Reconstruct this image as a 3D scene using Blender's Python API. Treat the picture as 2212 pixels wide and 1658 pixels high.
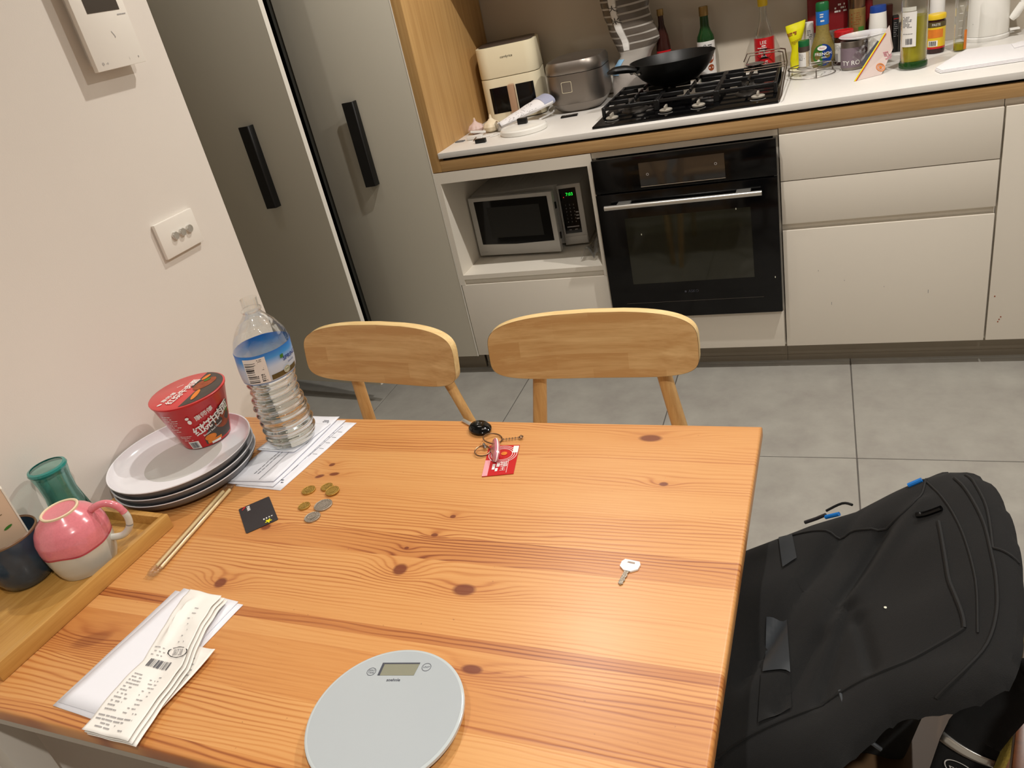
import bpy, bmesh, math, random
from mathutils import Vector, Matrix, noise
sc = bpy.context.scene
for o in list(bpy.data.objects): bpy.data.objects.remove(o)
COL = sc.collection
PI = math.pi
rnd = random.Random(7)

# ------------------------------------------------------------------ camera, light, exposure
cam = bpy.data.cameras.new('camera'); cam.sensor_fit = 'HORIZONTAL'; cam.sensor_width = 36
cam.lens = 1668.3 * 36 / 2212; cam.clip_start = .02
camo = bpy.data.objects.new('camera', cam); COL.objects.link(camo)
CM = Matrix(((0.92621, 0.01292, 0.37679, 0), (0.31957, 0.50336, -0.80281, 0), (-0.20003, 0.86398, 0.46209, 1.445), (0, 0, 0, 1)))
camo.matrix_world = CM; sc.camera = camo
sc.view_settings.view_transform = 'Standard'; sc.view_settings.look = 'None'
sc.view_settings.exposure = 0.0; sc.view_settings.gamma = 1; sc.view_settings.use_curve_mapping = False
w = bpy.data.worlds.new('world'); sc.world = w; w.use_nodes = True
w.node_tree.nodes['Background'].inputs[0].default_value = (1, .93, .85, 1)
w.node_tree.nodes['Background'].inputs[1].default_value = .05
def spot(name, x, y, power, ang=150, blend=.6, rad=.022, z=2.58, col=(1, .95, .885)):
    l = bpy.data.lights.new(name, 'SPOT'); l.energy = power; l.color = col; l.spot_size = math.radians(ang); l.spot_blend = blend
    l.shadow_soft_size = rad
    o = bpy.data.objects.new(name, l); COL.objects.link(o); o.location = (x, y, z); return o
spot('ceiling_downlight', -.53, 2.07, 66)
spot('ceiling_downlight', .55, 2.07, 76)
spot('ceiling_downlight', -1.75, 1.75, 8)  # unseen hall lamp, added only to brighten the tall doors
spot('ceiling_downlight', .62, -.30, 118, 132, .7)
spot('ceiling_downlight', -.62, .12, 28, 112, 1.0)

# ------------------------------------------------------------------ helpers
def lin(c):
    return tuple(((v / 255) / 12.92 if v / 255 <= .04045 else ((v / 255 + .055) / 1.055) ** 2.4) for v in c)
class G:
    def __init__(s): s.b = bmesh.new()
    def box(s, x0, x1, y0, y1, z0, z1, m=None):
        vs = [s.b.verts.new((x, y, z)) for z in (z0, z1) for y in (y0, y1) for x in (x0, x1)]
        for f in ((0, 2, 3, 1), (4, 5, 7, 6), (0, 1, 5, 4), (2, 6, 7, 3), (0, 4, 6, 2), (1, 3, 7, 5)): s.b.faces.new([vs[i] for i in f])
        if m is not None: bmesh.ops.transform(s.b, matrix=m, verts=vs)
        return s
    def prism(s, pts, z0, z1, m=None):
        a = [s.b.verts.new((p[0], p[1], z0)) for p in pts]; c = [s.b.verts.new((p[0], p[1], z1)) for p in pts]
        n = len(pts); s.b.faces.new(a[::-1]); s.b.faces.new(c)
        for i in range(n): s.b.faces.new((a[i], a[(i + 1) % n], c[(i + 1) % n], c[i]))
        if m is not None: bmesh.ops.transform(s.b, matrix=m, verts=a + c)
        return s
    def lathe(s, prof, seg=32, c=(0, 0), m=None, sx=1, sy=1):
        rings = []; vs = []
        for r, z in prof:
            if r < 1e-6: ring = [s.b.verts.new((c[0], c[1], z))]
            else: ring = [s.b.verts.new((c[0] + sx * r * math.cos(2 * PI * i / seg), c[1] + sy * r * math.sin(2 * PI * i / seg), z)) for i in range(seg)]
            rings.append(ring); vs += ring
        for A, B in zip(rings, rings[1:]):
            for i in range(seg):
                j = (i + 1) % seg
                if len(A) == 1 and len(B) == 1: continue
                if len(A) == 1: s.b.faces.new((A[0], B[j], B[i]))
                elif len(B) == 1: s.b.faces.new((A[i], A[j], B[0]))
                else: s.b.faces.new((A[i], A[j], B[j], B[i]))
        if m is not None: bmesh.ops.transform(s.b, matrix=m, verts=vs)
        return s
    def cyl(s, c, r, z0, z1, seg=24, m=None): return s.lathe([(0, z0), (r, z0), (r, z1), (0, z1)], seg, c, m)
    def tube(s, pts, r, seg=8, closed=False, flat=1.0, sm=0):
        pts = [Vector(p) for p in pts]
        if sm:
            o_ = []; r_ = []; rr_ = r if isinstance(r, (list, tuple)) else [r] * len(pts); q_ = [pts[0]] + pts + [pts[-1]]
            for i in range(1, len(q_) - 2):
                for k in range(sm):
                    t = k / sm; p0, p1, p2, p3 = q_[i - 1:i + 3]; o_.append(.5 * ((2 * p1) + (p2 - p0) * t + (2 * p0 - 5 * p1 + 4 * p2 - p3) * t * t + (3 * p1 - p0 - 3 * p2 + p3) * t ** 3)); r_.append(rr_[i - 1] * (1 - t) + rr_[i] * t)
            pts = o_ + [pts[-1]]; r = r_ + [rr_[-1]]
        n = len(pts); rings = []; up = Vector((0, 0, 1))
        for i, p in enumerate(pts):
            if closed: t = pts[(i + 1) % n] - pts[i - 1]
            else: t = pts[min(i + 1, n - 1)] - pts[max(i - 1, 0)]
            t.normalize(); u = up if abs(t.z) < .95 else Vector((0, 1, 0))
            a = t.cross(u).normalized(); c = a.cross(t).normalized()
            rr = r[i] if isinstance(r, (list, tuple)) else r
            rings.append([s.b.verts.new(p + a * (rr * math.cos(2 * PI * k / seg)) + c * (rr * flat * math.sin(2 * PI * k / seg))) for k in range(seg)])
        for i in range(n if closed else n - 1):
            A, B = rings[i], rings[(i + 1) % n]
            for k in range(seg):
                l = (k + 1) % seg; s.b.faces.new((A[k], A[l], B[l], B[k]))
        if not closed: s.b.faces.new(rings[0]); s.b.faces.new(rings[-1][::-1])
        return s
    def grid(s, fn, nu, nv, cu=False):
        V = [[s.b.verts.new(fn(i / nu, j / nv)) for j in range(nv + 1)] for i in range(nu if cu else nu + 1)]
        for i in range(nu):
            for j in range(nv):
                k = (i + 1) % len(V); s.b.faces.new((V[i][j], V[k][j], V[k][j + 1], V[i][j + 1]))
        return V
    def poly(s, pts):
        s.b.faces.new([s.b.verts.new(p) for p in pts]); return s
    def raw(s, vs, fs):
        V = [s.b.verts.new(v) for v in vs]
        for f in fs:
            try: s.b.faces.new([V[i] for i in f])
            except ValueError: pass
        return s
def rootloc(p):
    v = Vector((0, 0, 0))
    while p is not None: v += p.location; p = p.parent
    return v
def obj(name, g, m, parent=None, smooth=False, bevel=0, solid=0, sub=0, world=False, seg=2, off=-1):
    if world and parent is not None:
        bmesh.ops.translate(g.b, verts=g.b.verts[:], vec=-rootloc(parent))
    bmesh.ops.recalc_face_normals(g.b, faces=g.b.faces[:])
    if bevel:
        es = [e for e in g.b.edges if len(e.link_faces) == 2 and e.calc_face_angle(0) > math.radians(40)]
        bmesh.ops.bevel(g.b, geom=es, offset=bevel, segments=seg, profile=.6, affect='EDGES', clamp_overlap=True)
    me = bpy.data.meshes.new(name); g.b.to_mesh(me); g.b.free()
    if smooth or bevel:
        me.shade_smooth()
        me.set_sharp_from_angle(angle=math.radians(38))
    me.materials.append(m)
    o = bpy.data.objects.new(name, me); COL.objects.link(o)
    if parent is not None: o.parent = parent
    if solid: md = o.modifiers.new('solid', 'SOLIDIFY'); md.thickness = solid; md.offset = off
    if sub: md = o.modifiers.new('sub', 'SUBSURF'); md.levels = sub; md.render_levels = sub
    return o
def tag(o, label, cat, group=None):
    o['label'] = label; o['category'] = cat
    if group: o['group'] = group
    return o
def thing(name, label, cat, loc=(0, 0, 0), rz=0, group=None):
    o = bpy.data.objects.new(name, None); COL.objects.link(o); o.empty_display_size = .05
    o.location = loc; o.rotation_euler = (0, 0, rz); return tag(o, label, cat, group)
def struct(o): o['kind'] = 'structure'; return o
def lab(o, l): o['label'] = l; return o
def rbox(x0, x1, y0, y1, r, n=5):
    P = []
    for cx, cy, a in ((x1 - r, y0 + r, -90), (x1 - r, y1 - r, 0), (x0 + r, y1 - r, 90), (x0 + r, y0 + r, 180)):
        for i in range(n + 1):
            t = math.radians(a + 90 * i / n); P.append((cx + r * math.cos(t), cy + r * math.sin(t)))
    return P
# ---- flat print mapped on surfaces
def plane_map(o, ex, ey, n=None):
    o, ex, ey = Vector(o), Vector(ex).normalized(), Vector(ey).normalized(); n = ex.cross(ey)
    return lambda u, v, d: o + ex * u + ey * v + n * d
def cyl_map(rf, a0, c=(0, 0)):
    def f(u, v, d):
        r = rf(v) if callable(rf) else rf
        rr = rf(0) if callable(rf) else rf
        a = a0 + u / rr; return Vector((c[0] + (r + d) * math.cos(a), c[1] + (r + d) * math.sin(a), v))
    return f
def patch(g, f, u0, u1, v0, v1, d=.0004, nu=None, nv=1):
    nu = nu or max(1, int(abs(u1 - u0) / .005))
    g.grid(lambda a, b: f(u0 + (u1 - u0) * a, v0 + (v1 - v0) * b, d), nu, nv); return g
def blob(g, f, cu, cv, ru, rv, d=.0005, n=20, rot=0):
    c, s = math.cos(rot), math.sin(rot)
    P = [(ru * math.cos(2 * PI * i / n), rv * math.sin(2 * PI * i / n)) for i in range(n)]
    ctr = g.b.verts.new(f(cu, cv, d)); R = [g.b.verts.new(f(cu + x * c - y * s, cv + x * s + y * c, d)) for x, y in P]
    for i in range(n): g.b.faces.new((ctr, R[i], R[(i + 1) % n]))
    return g
def ringd(g, f, cu, cv, r0, r1, d=.0006, n=24, e=1.0):
    A = [g.b.verts.new(f(cu + r0 * math.cos(2 * PI * i / n), cv + e * r0 * math.sin(2 * PI * i / n), d)) for i in range(n)]
    B = [g.b.verts.new(f(cu + r1 * math.cos(2 * PI * i / n), cv + e * r1 * math.sin(2 * PI * i / n), d)) for i in range(n)]
    for i in range(n): j = (i + 1) % n; g.b.faces.new((A[i], A[j], B[j], B[i]))
    return g
_tx = {}
def text(g, f, s, size, cu=0, cv=0, d=.0007, rot=0, shear=0, align='CENTER', sx=1.0, bold=0):
    k = (s, align, bold)
    if k not in _tx:
        c = bpy.data.curves.new('t', 'FONT'); c.body = s; c.align_x = align; c.align_y = 'CENTER'; c.resolution_u = 3; c.offset = bold
        o = bpy.data.objects.new('t', c); COL.objects.link(o); dg = bpy.context.evaluated_depsgraph_get(); dg.update()
        me = bpy.data.meshes.new_from_object(o.evaluated_get(dg))
        _tx[k] = ([tuple(v.co[:2]) for v in me.vertices], [tuple(p.vertices) for p in me.polygons])
        bpy.data.objects.remove(o); bpy.data.curves.remove(c); bpy.data.meshes.remove(me)
    V, F = _tx[k]; co, si = math.cos(rot), math.sin(rot); out = []
    for x, y in V:
        x, y = (x + shear * y) * size * sx, y * size
        out.append(f(cu + x * co - y * si, cv + x * si + y * co, d))
    g.raw(out, F); return g
def lines(g, f, u0, u1, v0, v1, n, h, seed=1, d=.0005, fill=.8):
    r = random.Random(seed)
    for i in range(n):
        v = v1 - (v1 - v0) * (i + .5) / n; u = u0; e = u0 + (u1 - u0) * r.uniform(.55, 1)
        while u < e:
            L = r.uniform(.06, .2) * abs(u1 - u0)
            if r.random() < fill: patch(g, f, u, min(u + L, e), v - h / 2, v + h / 2, d, nu=2)
            u += L * 1.18
    return g
def barcode(g, f, u0, u1, v0, v1, n=14, d=.0006, seed=3, horiz=False):
    r = random.Random(seed); W = [r.choice((1, 1, 2, 3)) for _ in range(2 * n)]; T = sum(W); a = 0
    for i, x in enumerate(W):
        if i % 2 == 0:
            s0, s1 = a / T, (a + x) / T
            if horiz: patch(g, f, u0, u1, v0 + (v1 - v0) * s0, v0 + (v1 - v0) * s1, d, nu=4)
            else: patch(g, f, u0 + (u1 - u0) * s0, u0 + (u1 - u0) * s1, v0, v1, d, nu=1)
        a += x
    return g

# ------------------------------------------------------------------ materials
def mat(name, c=(200, 200, 200), rough=.5, metal=0, bump=0, bscale=200, spec=.5, var=0, vscale=8, coat=0, trans=0, ior=1.45, alpha=1, emit=None, es=1, sheen=0):
    m = bpy.data.materials.new(name); m.use_nodes = True; nt = m.node_tree; b = nt.nodes['Principled BSDF']
    L = lin(c); b.inputs['Base Color'].default_value = (*L, 1); b.inputs['Roughness'].default_value = rough; b.inputs['Metallic'].default_value = metal
    b.inputs['Specular IOR Level'].default_value = spec; b.inputs['Coat Weight'].default_value = coat; b.inputs['Coat Roughness'].default_value = .08
    b.inputs['Transmission Weight'].default_value = trans; b.inputs['IOR'].default_value = ior; b.inputs['Alpha'].default_value = alpha
    b.inputs['Sheen Weight'].default_value = sheen
    if emit: b.inputs['Emission Color'].default_value = (*lin(emit), 1); b.inputs['Emission Strength'].default_value = es
    tc = nt.nodes.new('ShaderNodeTexCoord')
    nz = nt.nodes.new('ShaderNodeTexNoise'); nz.inputs['Scale'].default_value = vscale; nz.inputs['Detail'].default_value = 4
    nt.links.new(tc.outputs['Object'], nz.inputs['Vector'])
    mx = nt.nodes.new('ShaderNodeMix'); mx.data_type = 'RGBA'
    v = max(var, .015)
    mx.inputs[6].default_value = (*[x * (1 - v) for x in L], 1); mx.inputs[7].default_value = (*[min(1, x * (1 + v)) for x in L], 1)
    nt.links.new(nz.outputs[0], mx.inputs[0]); nt.links.new(mx.outputs[2], b.inputs['Base Color'])
    if bump:
        n2 = nt.nodes.new('ShaderNodeTexNoise'); n2.inputs['Scale'].default_value = bscale; n2.inputs['Detail'].default_value = 3
        nt.links.new(tc.outputs['Object'], n2.inputs['Vector'])
        bp = nt.nodes.new('ShaderNodeBump'); bp.inputs['Strength'].default_value = bump; bp.inputs['Distance'].default_value = .002
        nt.links.new(n2.outputs[0], bp.inputs['Height']); nt.links.new(bp.outputs[0], b.inputs['Normal'])
    return m
def wood(name, c1, c2, axis='X', freq=60, stretch=.04, rough=.45, blocks=None, contrast=1.0, coat=0):
    m = bpy.data.materials.new(name); m.use_nodes = True; nt = m.node_tree; N = nt.nodes; Lk = nt.links; b = N['Principled BSDF']
    tc = N.new('ShaderNodeTexCoord'); mp = N.new('ShaderNodeMapping')
    sca = {'X': (freq * stretch, freq, freq), 'Y': (freq, freq * stretch, freq), 'Z': (freq, freq, freq * stretch)}[axis]
    mp.inputs['Scale'].default_value = sca; Lk.new(tc.outputs['Object'], mp.inputs['Vector'])
    n1 = N.new('ShaderNodeTexNoise'); n1.inputs['Scale'].default_value = 1; n1.inputs['Detail'].default_value = 5; n1.inputs['Distortion'].default_value = .5
    Lk.new(mp.outputs[0], n1.inputs['Vector'])
    m2 = N.new('ShaderNodeMapping'); m2.inputs['Scale'].default_value = tuple(s * 6 for s in sca); Lk.new(tc.outputs['Object'], m2.inputs['Vector'])
    n2 = N.new('ShaderNodeTexNoise'); n2.inputs['Scale'].default_value = 1; n2.inputs['Detail'].default_value = 2; Lk.new(m2.outputs[0], n2.inputs['Vector'])
    ad = N.new('ShaderNodeMath'); ad.operation = 'MULTIPLY_ADD'; Lk.new(n2.outputs[0], ad.inputs[0]); ad.inputs[1].default_value = .35; Lk.new(n1.outputs[0], ad.inputs[2])
    last = ad.outputs[0]
    if blocks:
        br = N.new('ShaderNodeTexBrick'); m3 = N.new('ShaderNodeMapping'); m3.inputs['Rotation'].default_value = blocks.get('rot', (0, 0, 0)); Lk.new(tc.outputs['Object'], m3.inputs['Vector']); Lk.new(m3.outputs[0], br.inputs['Vector'])
        br.inputs['Color1'].default_value = (0, 0, 0, 1); br.inputs['Color2'].default_value = (1, 1, 1, 1); br.inputs['Mortar Size'].default_value = 0
        br.inputs['Scale'].default_value = 1; br.inputs['Brick Width'].default_value = blocks['w']; br.inputs['Row Height'].default_value = blocks['h']
        a2 = N.new('ShaderNodeMath'); a2.operation = 'MULTIPLY_ADD'; Lk.new(br.outputs[0], a2.inputs[0]); a2.inputs[1].default_value = blocks['k']; Lk.new(last, a2.inputs[2]); last = a2.outputs[0]
    cr = N.new('ShaderNodeMapRange'); Lk.new(last, cr.inputs[0]); cr.inputs[1].default_value = .68 - .28 / contrast; cr.inputs[2].default_value = .68 + .28 / contrast
    mx = N.new('ShaderNodeMix'); mx.data_type = 'RGBA'; Lk.new(cr.outputs[0], mx.inputs[0])
    mx.inputs[6].default_value = (*lin(c1), 1); mx.inputs[7].default_value = (*lin(c2), 1); Lk.new(mx.outputs[2], b.inputs['Base Color'])
    b.inputs['Roughness'].default_value = rough; b.inputs['Coat Weight'].default_value = coat; b.inputs['Coat Roughness'].default_value = .15
    return m
def filmy(name, c, k, rough=.1, spec=(1, 1, 1)):
    """thin clear plastic film: mostly see-through with a sheen"""
    m = bpy.data.materials.new(name); m.use_nodes = True; nt = m.node_tree; N = nt.nodes; Lk = nt.links; N.remove(N['Principled BSDF'])
    t = N.new('ShaderNodeBsdfTransparent'); t.inputs[0].default_value = (*lin(c), 1)
    g = N.new('ShaderNodeBsdfGlossy'); g.inputs['Roughness'].default_value = rough; g.inputs['Color'].default_value = (*spec, 1)
    fr = N.new('ShaderNodeLayerWeight'); fr.inputs[0].default_value = k
    nz = N.new('ShaderNodeTexNoise'); nz.inputs['Scale'].default_value = 60; bp = N.new('ShaderNodeBump'); bp.inputs['Strength'].default_value = .3; bp.inputs['Distance'].default_value = .002
    tc = N.new('ShaderNodeTexCoord'); Lk.new(tc.outputs['Object'], nz.inputs['Vector']); Lk.new(nz.outputs[0], bp.inputs['Height']); Lk.new(bp.outputs[0], g.inputs['Normal']); Lk.new(bp.outputs[0], fr.inputs['Normal'])
    mx = N.new('ShaderNodeMixShader'); Lk.new(fr.outputs['Facing'], mx.inputs[0]); Lk.new(t.outputs[0], mx.inputs[1]); Lk.new(g.outputs[0], mx.inputs[2])
    Lk.new(mx.outputs[0], N['Material Output'].inputs['Surface']); return m

M = {}
def K(k, *a, **kw): M[k] = mat(k, *a, **kw); return M[k]
K('wall_paint', (228, 221, 212), .75, bump=.05, bscale=350, var=.01)
K('ceiling_paint', (236, 232, 226), .8)
K('splash', (196, 186, 170), .45, var=.02)
K('stone', (236, 233, 228), .35, var=.03, vscale=40)
K('cab_white', (238, 231, 218), .45, var=.015, vscale=3)
K('cab_edge', (236, 232, 222), .45)
K('hall_low_bounce', (168, 158, 142), .8)  # unseen hall walls, toned down to lessen bounce light on the tall doors
K('tall_door_dimmed', (204, 199, 184), .5, var=.015, vscale=2)  # light falloff towards the hall put into a darker door colour
K('dark_inside', (28, 28, 26), .7)
K('grey_strip', (96, 96, 90), .5)
K('kick', (150, 140, 124), .4, metal=.4)
K('grout', (104, 100, 95), .85)
K('black_matt', (14, 14, 14), .42)
K('black_gloss', (7, 7, 8), .10, spec=.35)
K('black_iron', (16, 16, 17), .45, bump=.15, bscale=500)
K('steel', (214, 212, 206), .3, metal=.85)
K('steel_dark', (140, 133, 126), .4, metal=.9)
K('knob_metal', (206, 200, 188), .4, metal=.5)
K('silver_plastic', (196, 195, 192), .42, metal=.2)
K('white_plastic', (236, 234, 230), .3)
K('white_switch', (240, 235, 226), .25)
K('cream', (232, 222, 192), .4)
K('fryer_top', (74, 62, 54), .35)
K('burner_grey', (70, 66, 62), .4, metal=.6)
K('tan', (178, 144, 116), .35)
K('copper_wire', (96, 82, 70), .4, metal=.7)
K('ceramic', (232, 232, 236), .15, coat=.3)
K('ceramic_grey', (112, 114, 118), .5)
K('paper', (236, 237, 244), .7)
K('paper_warm', (240, 237, 231), .7)
K('ink', (70, 72, 82), .7)
K('ink_light', (168, 165, 165), .7)
K('ink_black', (28, 28, 32), .6)
K('red', (196, 26, 34), .3, coat=.3)
K('red_dark', (120, 18, 24), .35, var=.1)
K('white_print', (240, 238, 234), .5)
K('black_print', (22, 20, 20), .5)
K('yellow', (232, 196, 40), .4)
K('yellow_bright', (226, 220, 20), .35, var=.1, vscale=40)
K('orange', (226, 128, 40), .5, var=.25, vscale=60)
K('food_brown', (150, 70, 34), .5, var=.5, vscale=120)
K('food_grey', (74, 66, 60), .5)
K('green', (60, 120, 40), .45)
K('green_dark', (20, 96, 50), .35)
K('blue', (30, 110, 196), .4)
K('blue_deep', (24, 62, 140), .4)
K('sky_blue', (150, 196, 232), .4)
K('label_white', (228, 226, 222), .5)
K('hill', (88, 76, 40), .5, var=.4, vscale=90)
K('gold_coin', (188, 152, 76), .38, metal=.85, bump=.6, bscale=700)
K('silver_coin', (176, 166, 152), .34, metal=.85, bump=.6, bscale=700)
K('card_black', (46, 44, 46), .45, var=.15, vscale=120)
K('pink_plastic', (196, 120, 136), .2, coat=.6)
K('brass_dull', (140, 112, 88), .3, metal=1)
K('chopstick', (232, 206, 156), .6)
K('scale_glass', (176, 183, 187), .22, coat=.3)
K('scale_edge', (192, 200, 202), .15, coat=.5)
K('lcd', (138, 138, 120), .3)
K('pink_glaze', (222, 128, 138), .2, coat=.5, var=.12, vscale=300)
K('pink_line', (184, 66, 84), .25, coat=.4)
K('celadon', (206, 206, 196), .2, coat=.5, var=.06, vscale=60)
K('raw_clay', (232, 212, 178), .7)
K('navy_glaze', (48, 66, 82), .25, coat=.4, var=.35, vscale=50)
K('brown_rim', (120, 92, 66), .4)
K('pack', (25, 25, 25), .9, bump=.3, bscale=1400, var=.12, vscale=9, sheen=.03, spec=.25)
K('pack_seam', (12, 12, 12), .8)
K('pack_strip', (52, 56, 60), .5)
K('zip_blue', (24, 110, 190), .3)
K('knit', (218, 196, 96), .9, bump=1.0, bscale=260, var=.3, vscale=240)
K('lid_white', (240, 238, 232), .25)
K('garlic_pink', (222, 196, 190), .5, var=.12, vscale=60)
K('garlic_white', (236, 222, 194), .5, var=.1, vscale=60)
K('towel_white', (240, 238, 240), .85, bump=.3, bscale=300)
K('towel_end', (168, 172, 196), .8)
K('foil', (190, 188, 186), .25, metal=.9, bump=.5, bscale=80)
K('gold_tube', (150, 122, 72), .3, metal=.5)
K('purple', (128, 112, 122), .4)
K('dark_food', (50, 20, 16), .2)
K('dressing', (134, 118, 62), .4, var=.35, vscale=160)
K('oil', (196, 184, 30), .08, trans=.45, ior=1.35)
K('clearglass', (246, 250, 246), .02, trans=1, ior=1.45)
K('green_glass', (40, 92, 44), .06, trans=.6, ior=1.45)
K('dark_wine', (12, 22, 10), .12, coat=.4)
K('teal_glass', (150, 222, 216), .05, trans=.92, ior=1.4)
K('water', (244, 250, 252), .0, trans=1, ior=1.33)
K('display_green', (30, 220, 60), .4, emit=(30, 230, 60), es=1.5)
K('display_red', (220, 60, 50), .4, emit=(220, 60, 50), es=.6)
K('oven_glass', (34, 35, 24), .05, spec=.9)
K('oven_display', (38, 38, 38), .06, spec=.9)
K('screen_dark', (46, 34, 22), .15)
K('carton', (206, 178, 150), .55)
K('carton_edge', (232, 226, 212), .55)
K('sachet_brown', (86, 66, 52), .35)
K('white_paint', (206, 200, 190), .45)
K('sandwich', (214, 196, 190), .6, var=.08)
K('dot_white', (240, 240, 220), .6)
M['film'] = filmy('film', (248, 248, 246), .12, .25, (.7, .7, .7))
M['bag_plastic'] = mat('bag_plastic', (214, 208, 200), .25, alpha=.62, bump=.5, bscale=60, coat=.3)
M['stripe_grey'] = mat('stripe_grey', (92, 84, 76), .2, coat=.4, bump=.4, bscale=70)
M['film_tint'] = filmy('film_tint', (226, 224, 220), .4, .5, (.7, .7, .7))
M['teal_film'] = filmy('teal_film', (206, 235, 231), .30, .05, (.5, .7, .68))
M['pet'] = filmy('pet', (250, 252, 252), .3, .06)
M['oak_panel'] = wood('oak_panel', (206, 166, 108), (176, 134, 80), 'Z', 70, .03, .5)
M['oak_strip'] = wood('oak_strip', (206, 168, 116), (170, 130, 80), 'X', 90, .03, .5)
M['chair_oak'] = wood('chair_oak', (234, 196, 138), (202, 154, 96), 'X', 55, .05, .42, blocks=dict(w=.16, h=.035, k=.22, rot=(PI / 2, 0, 0)), contrast=1.1, coat=.1)
M['chair_edge'] = wood('chair_edge', (246, 218, 160), (220, 180, 116), 'X', 90, .05, .4, coat=.1)
M['leg_oak'] = wood('leg_oak', (226, 184, 122), (190, 140, 82), 'Z', 60, .06, .42, coat=.1)
M['brown_wood'] = wood('brown_wood', (160, 92, 36), (116, 62, 22), 'Z', 60, .05, .3, coat=.4)
M['bamboo'] = wood('bamboo', (206, 160, 88), (170, 120, 52), 'Y', 60, .05, .4, coat=.15)

# floor tile: grey stone look
def tile_mat():
    m = mat('floor_tile', (160, 158, 150), .42, var=.0, bump=.03, bscale=600); nt = m.node_tree; N = nt.nodes; b = N['Principled BSDF']
    tc = N.new('ShaderNodeTexCoord'); oi = N.new('ShaderNodeObjectInfo')
    ad = N.new('ShaderNodeVectorMath'); ad.operation = 'MULTIPLY_ADD'; nt.links.new(oi.outputs['Location'], ad.inputs[0]); ad.inputs[1].default_value = (7, 3, 1); nt.links.new(tc.outputs['Object'], ad.inputs[2])
    n1 = N.new('ShaderNodeTexNoise'); n1.inputs['Scale'].default_value = 7; n1.inputs['Detail'].default_value = 8; n1.inputs['Roughness'].default_value = .65; nt.links.new(ad.outputs[0], n1.inputs['Vector'])
    cr = N.new('ShaderNodeMapRange'); nt.links.new(n1.outputs[0], cr.inputs[0]); cr.inputs[1].default_value = .3; cr.inputs[2].default_value = .7
    mx = N.new('ShaderNodeMix'); mx.data_type = 'RGBA'; nt.links.new(cr.outputs[0], mx.inputs[0]); mx.inputs[6].default_value = (*lin((152, 148, 142)), 1); mx.inputs[7].default_value = (*lin((172, 170, 162)), 1)
    nt.links.new(mx.outputs[2], b.inputs['Base Color']); return m
M['tile'] = tile_mat()

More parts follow.
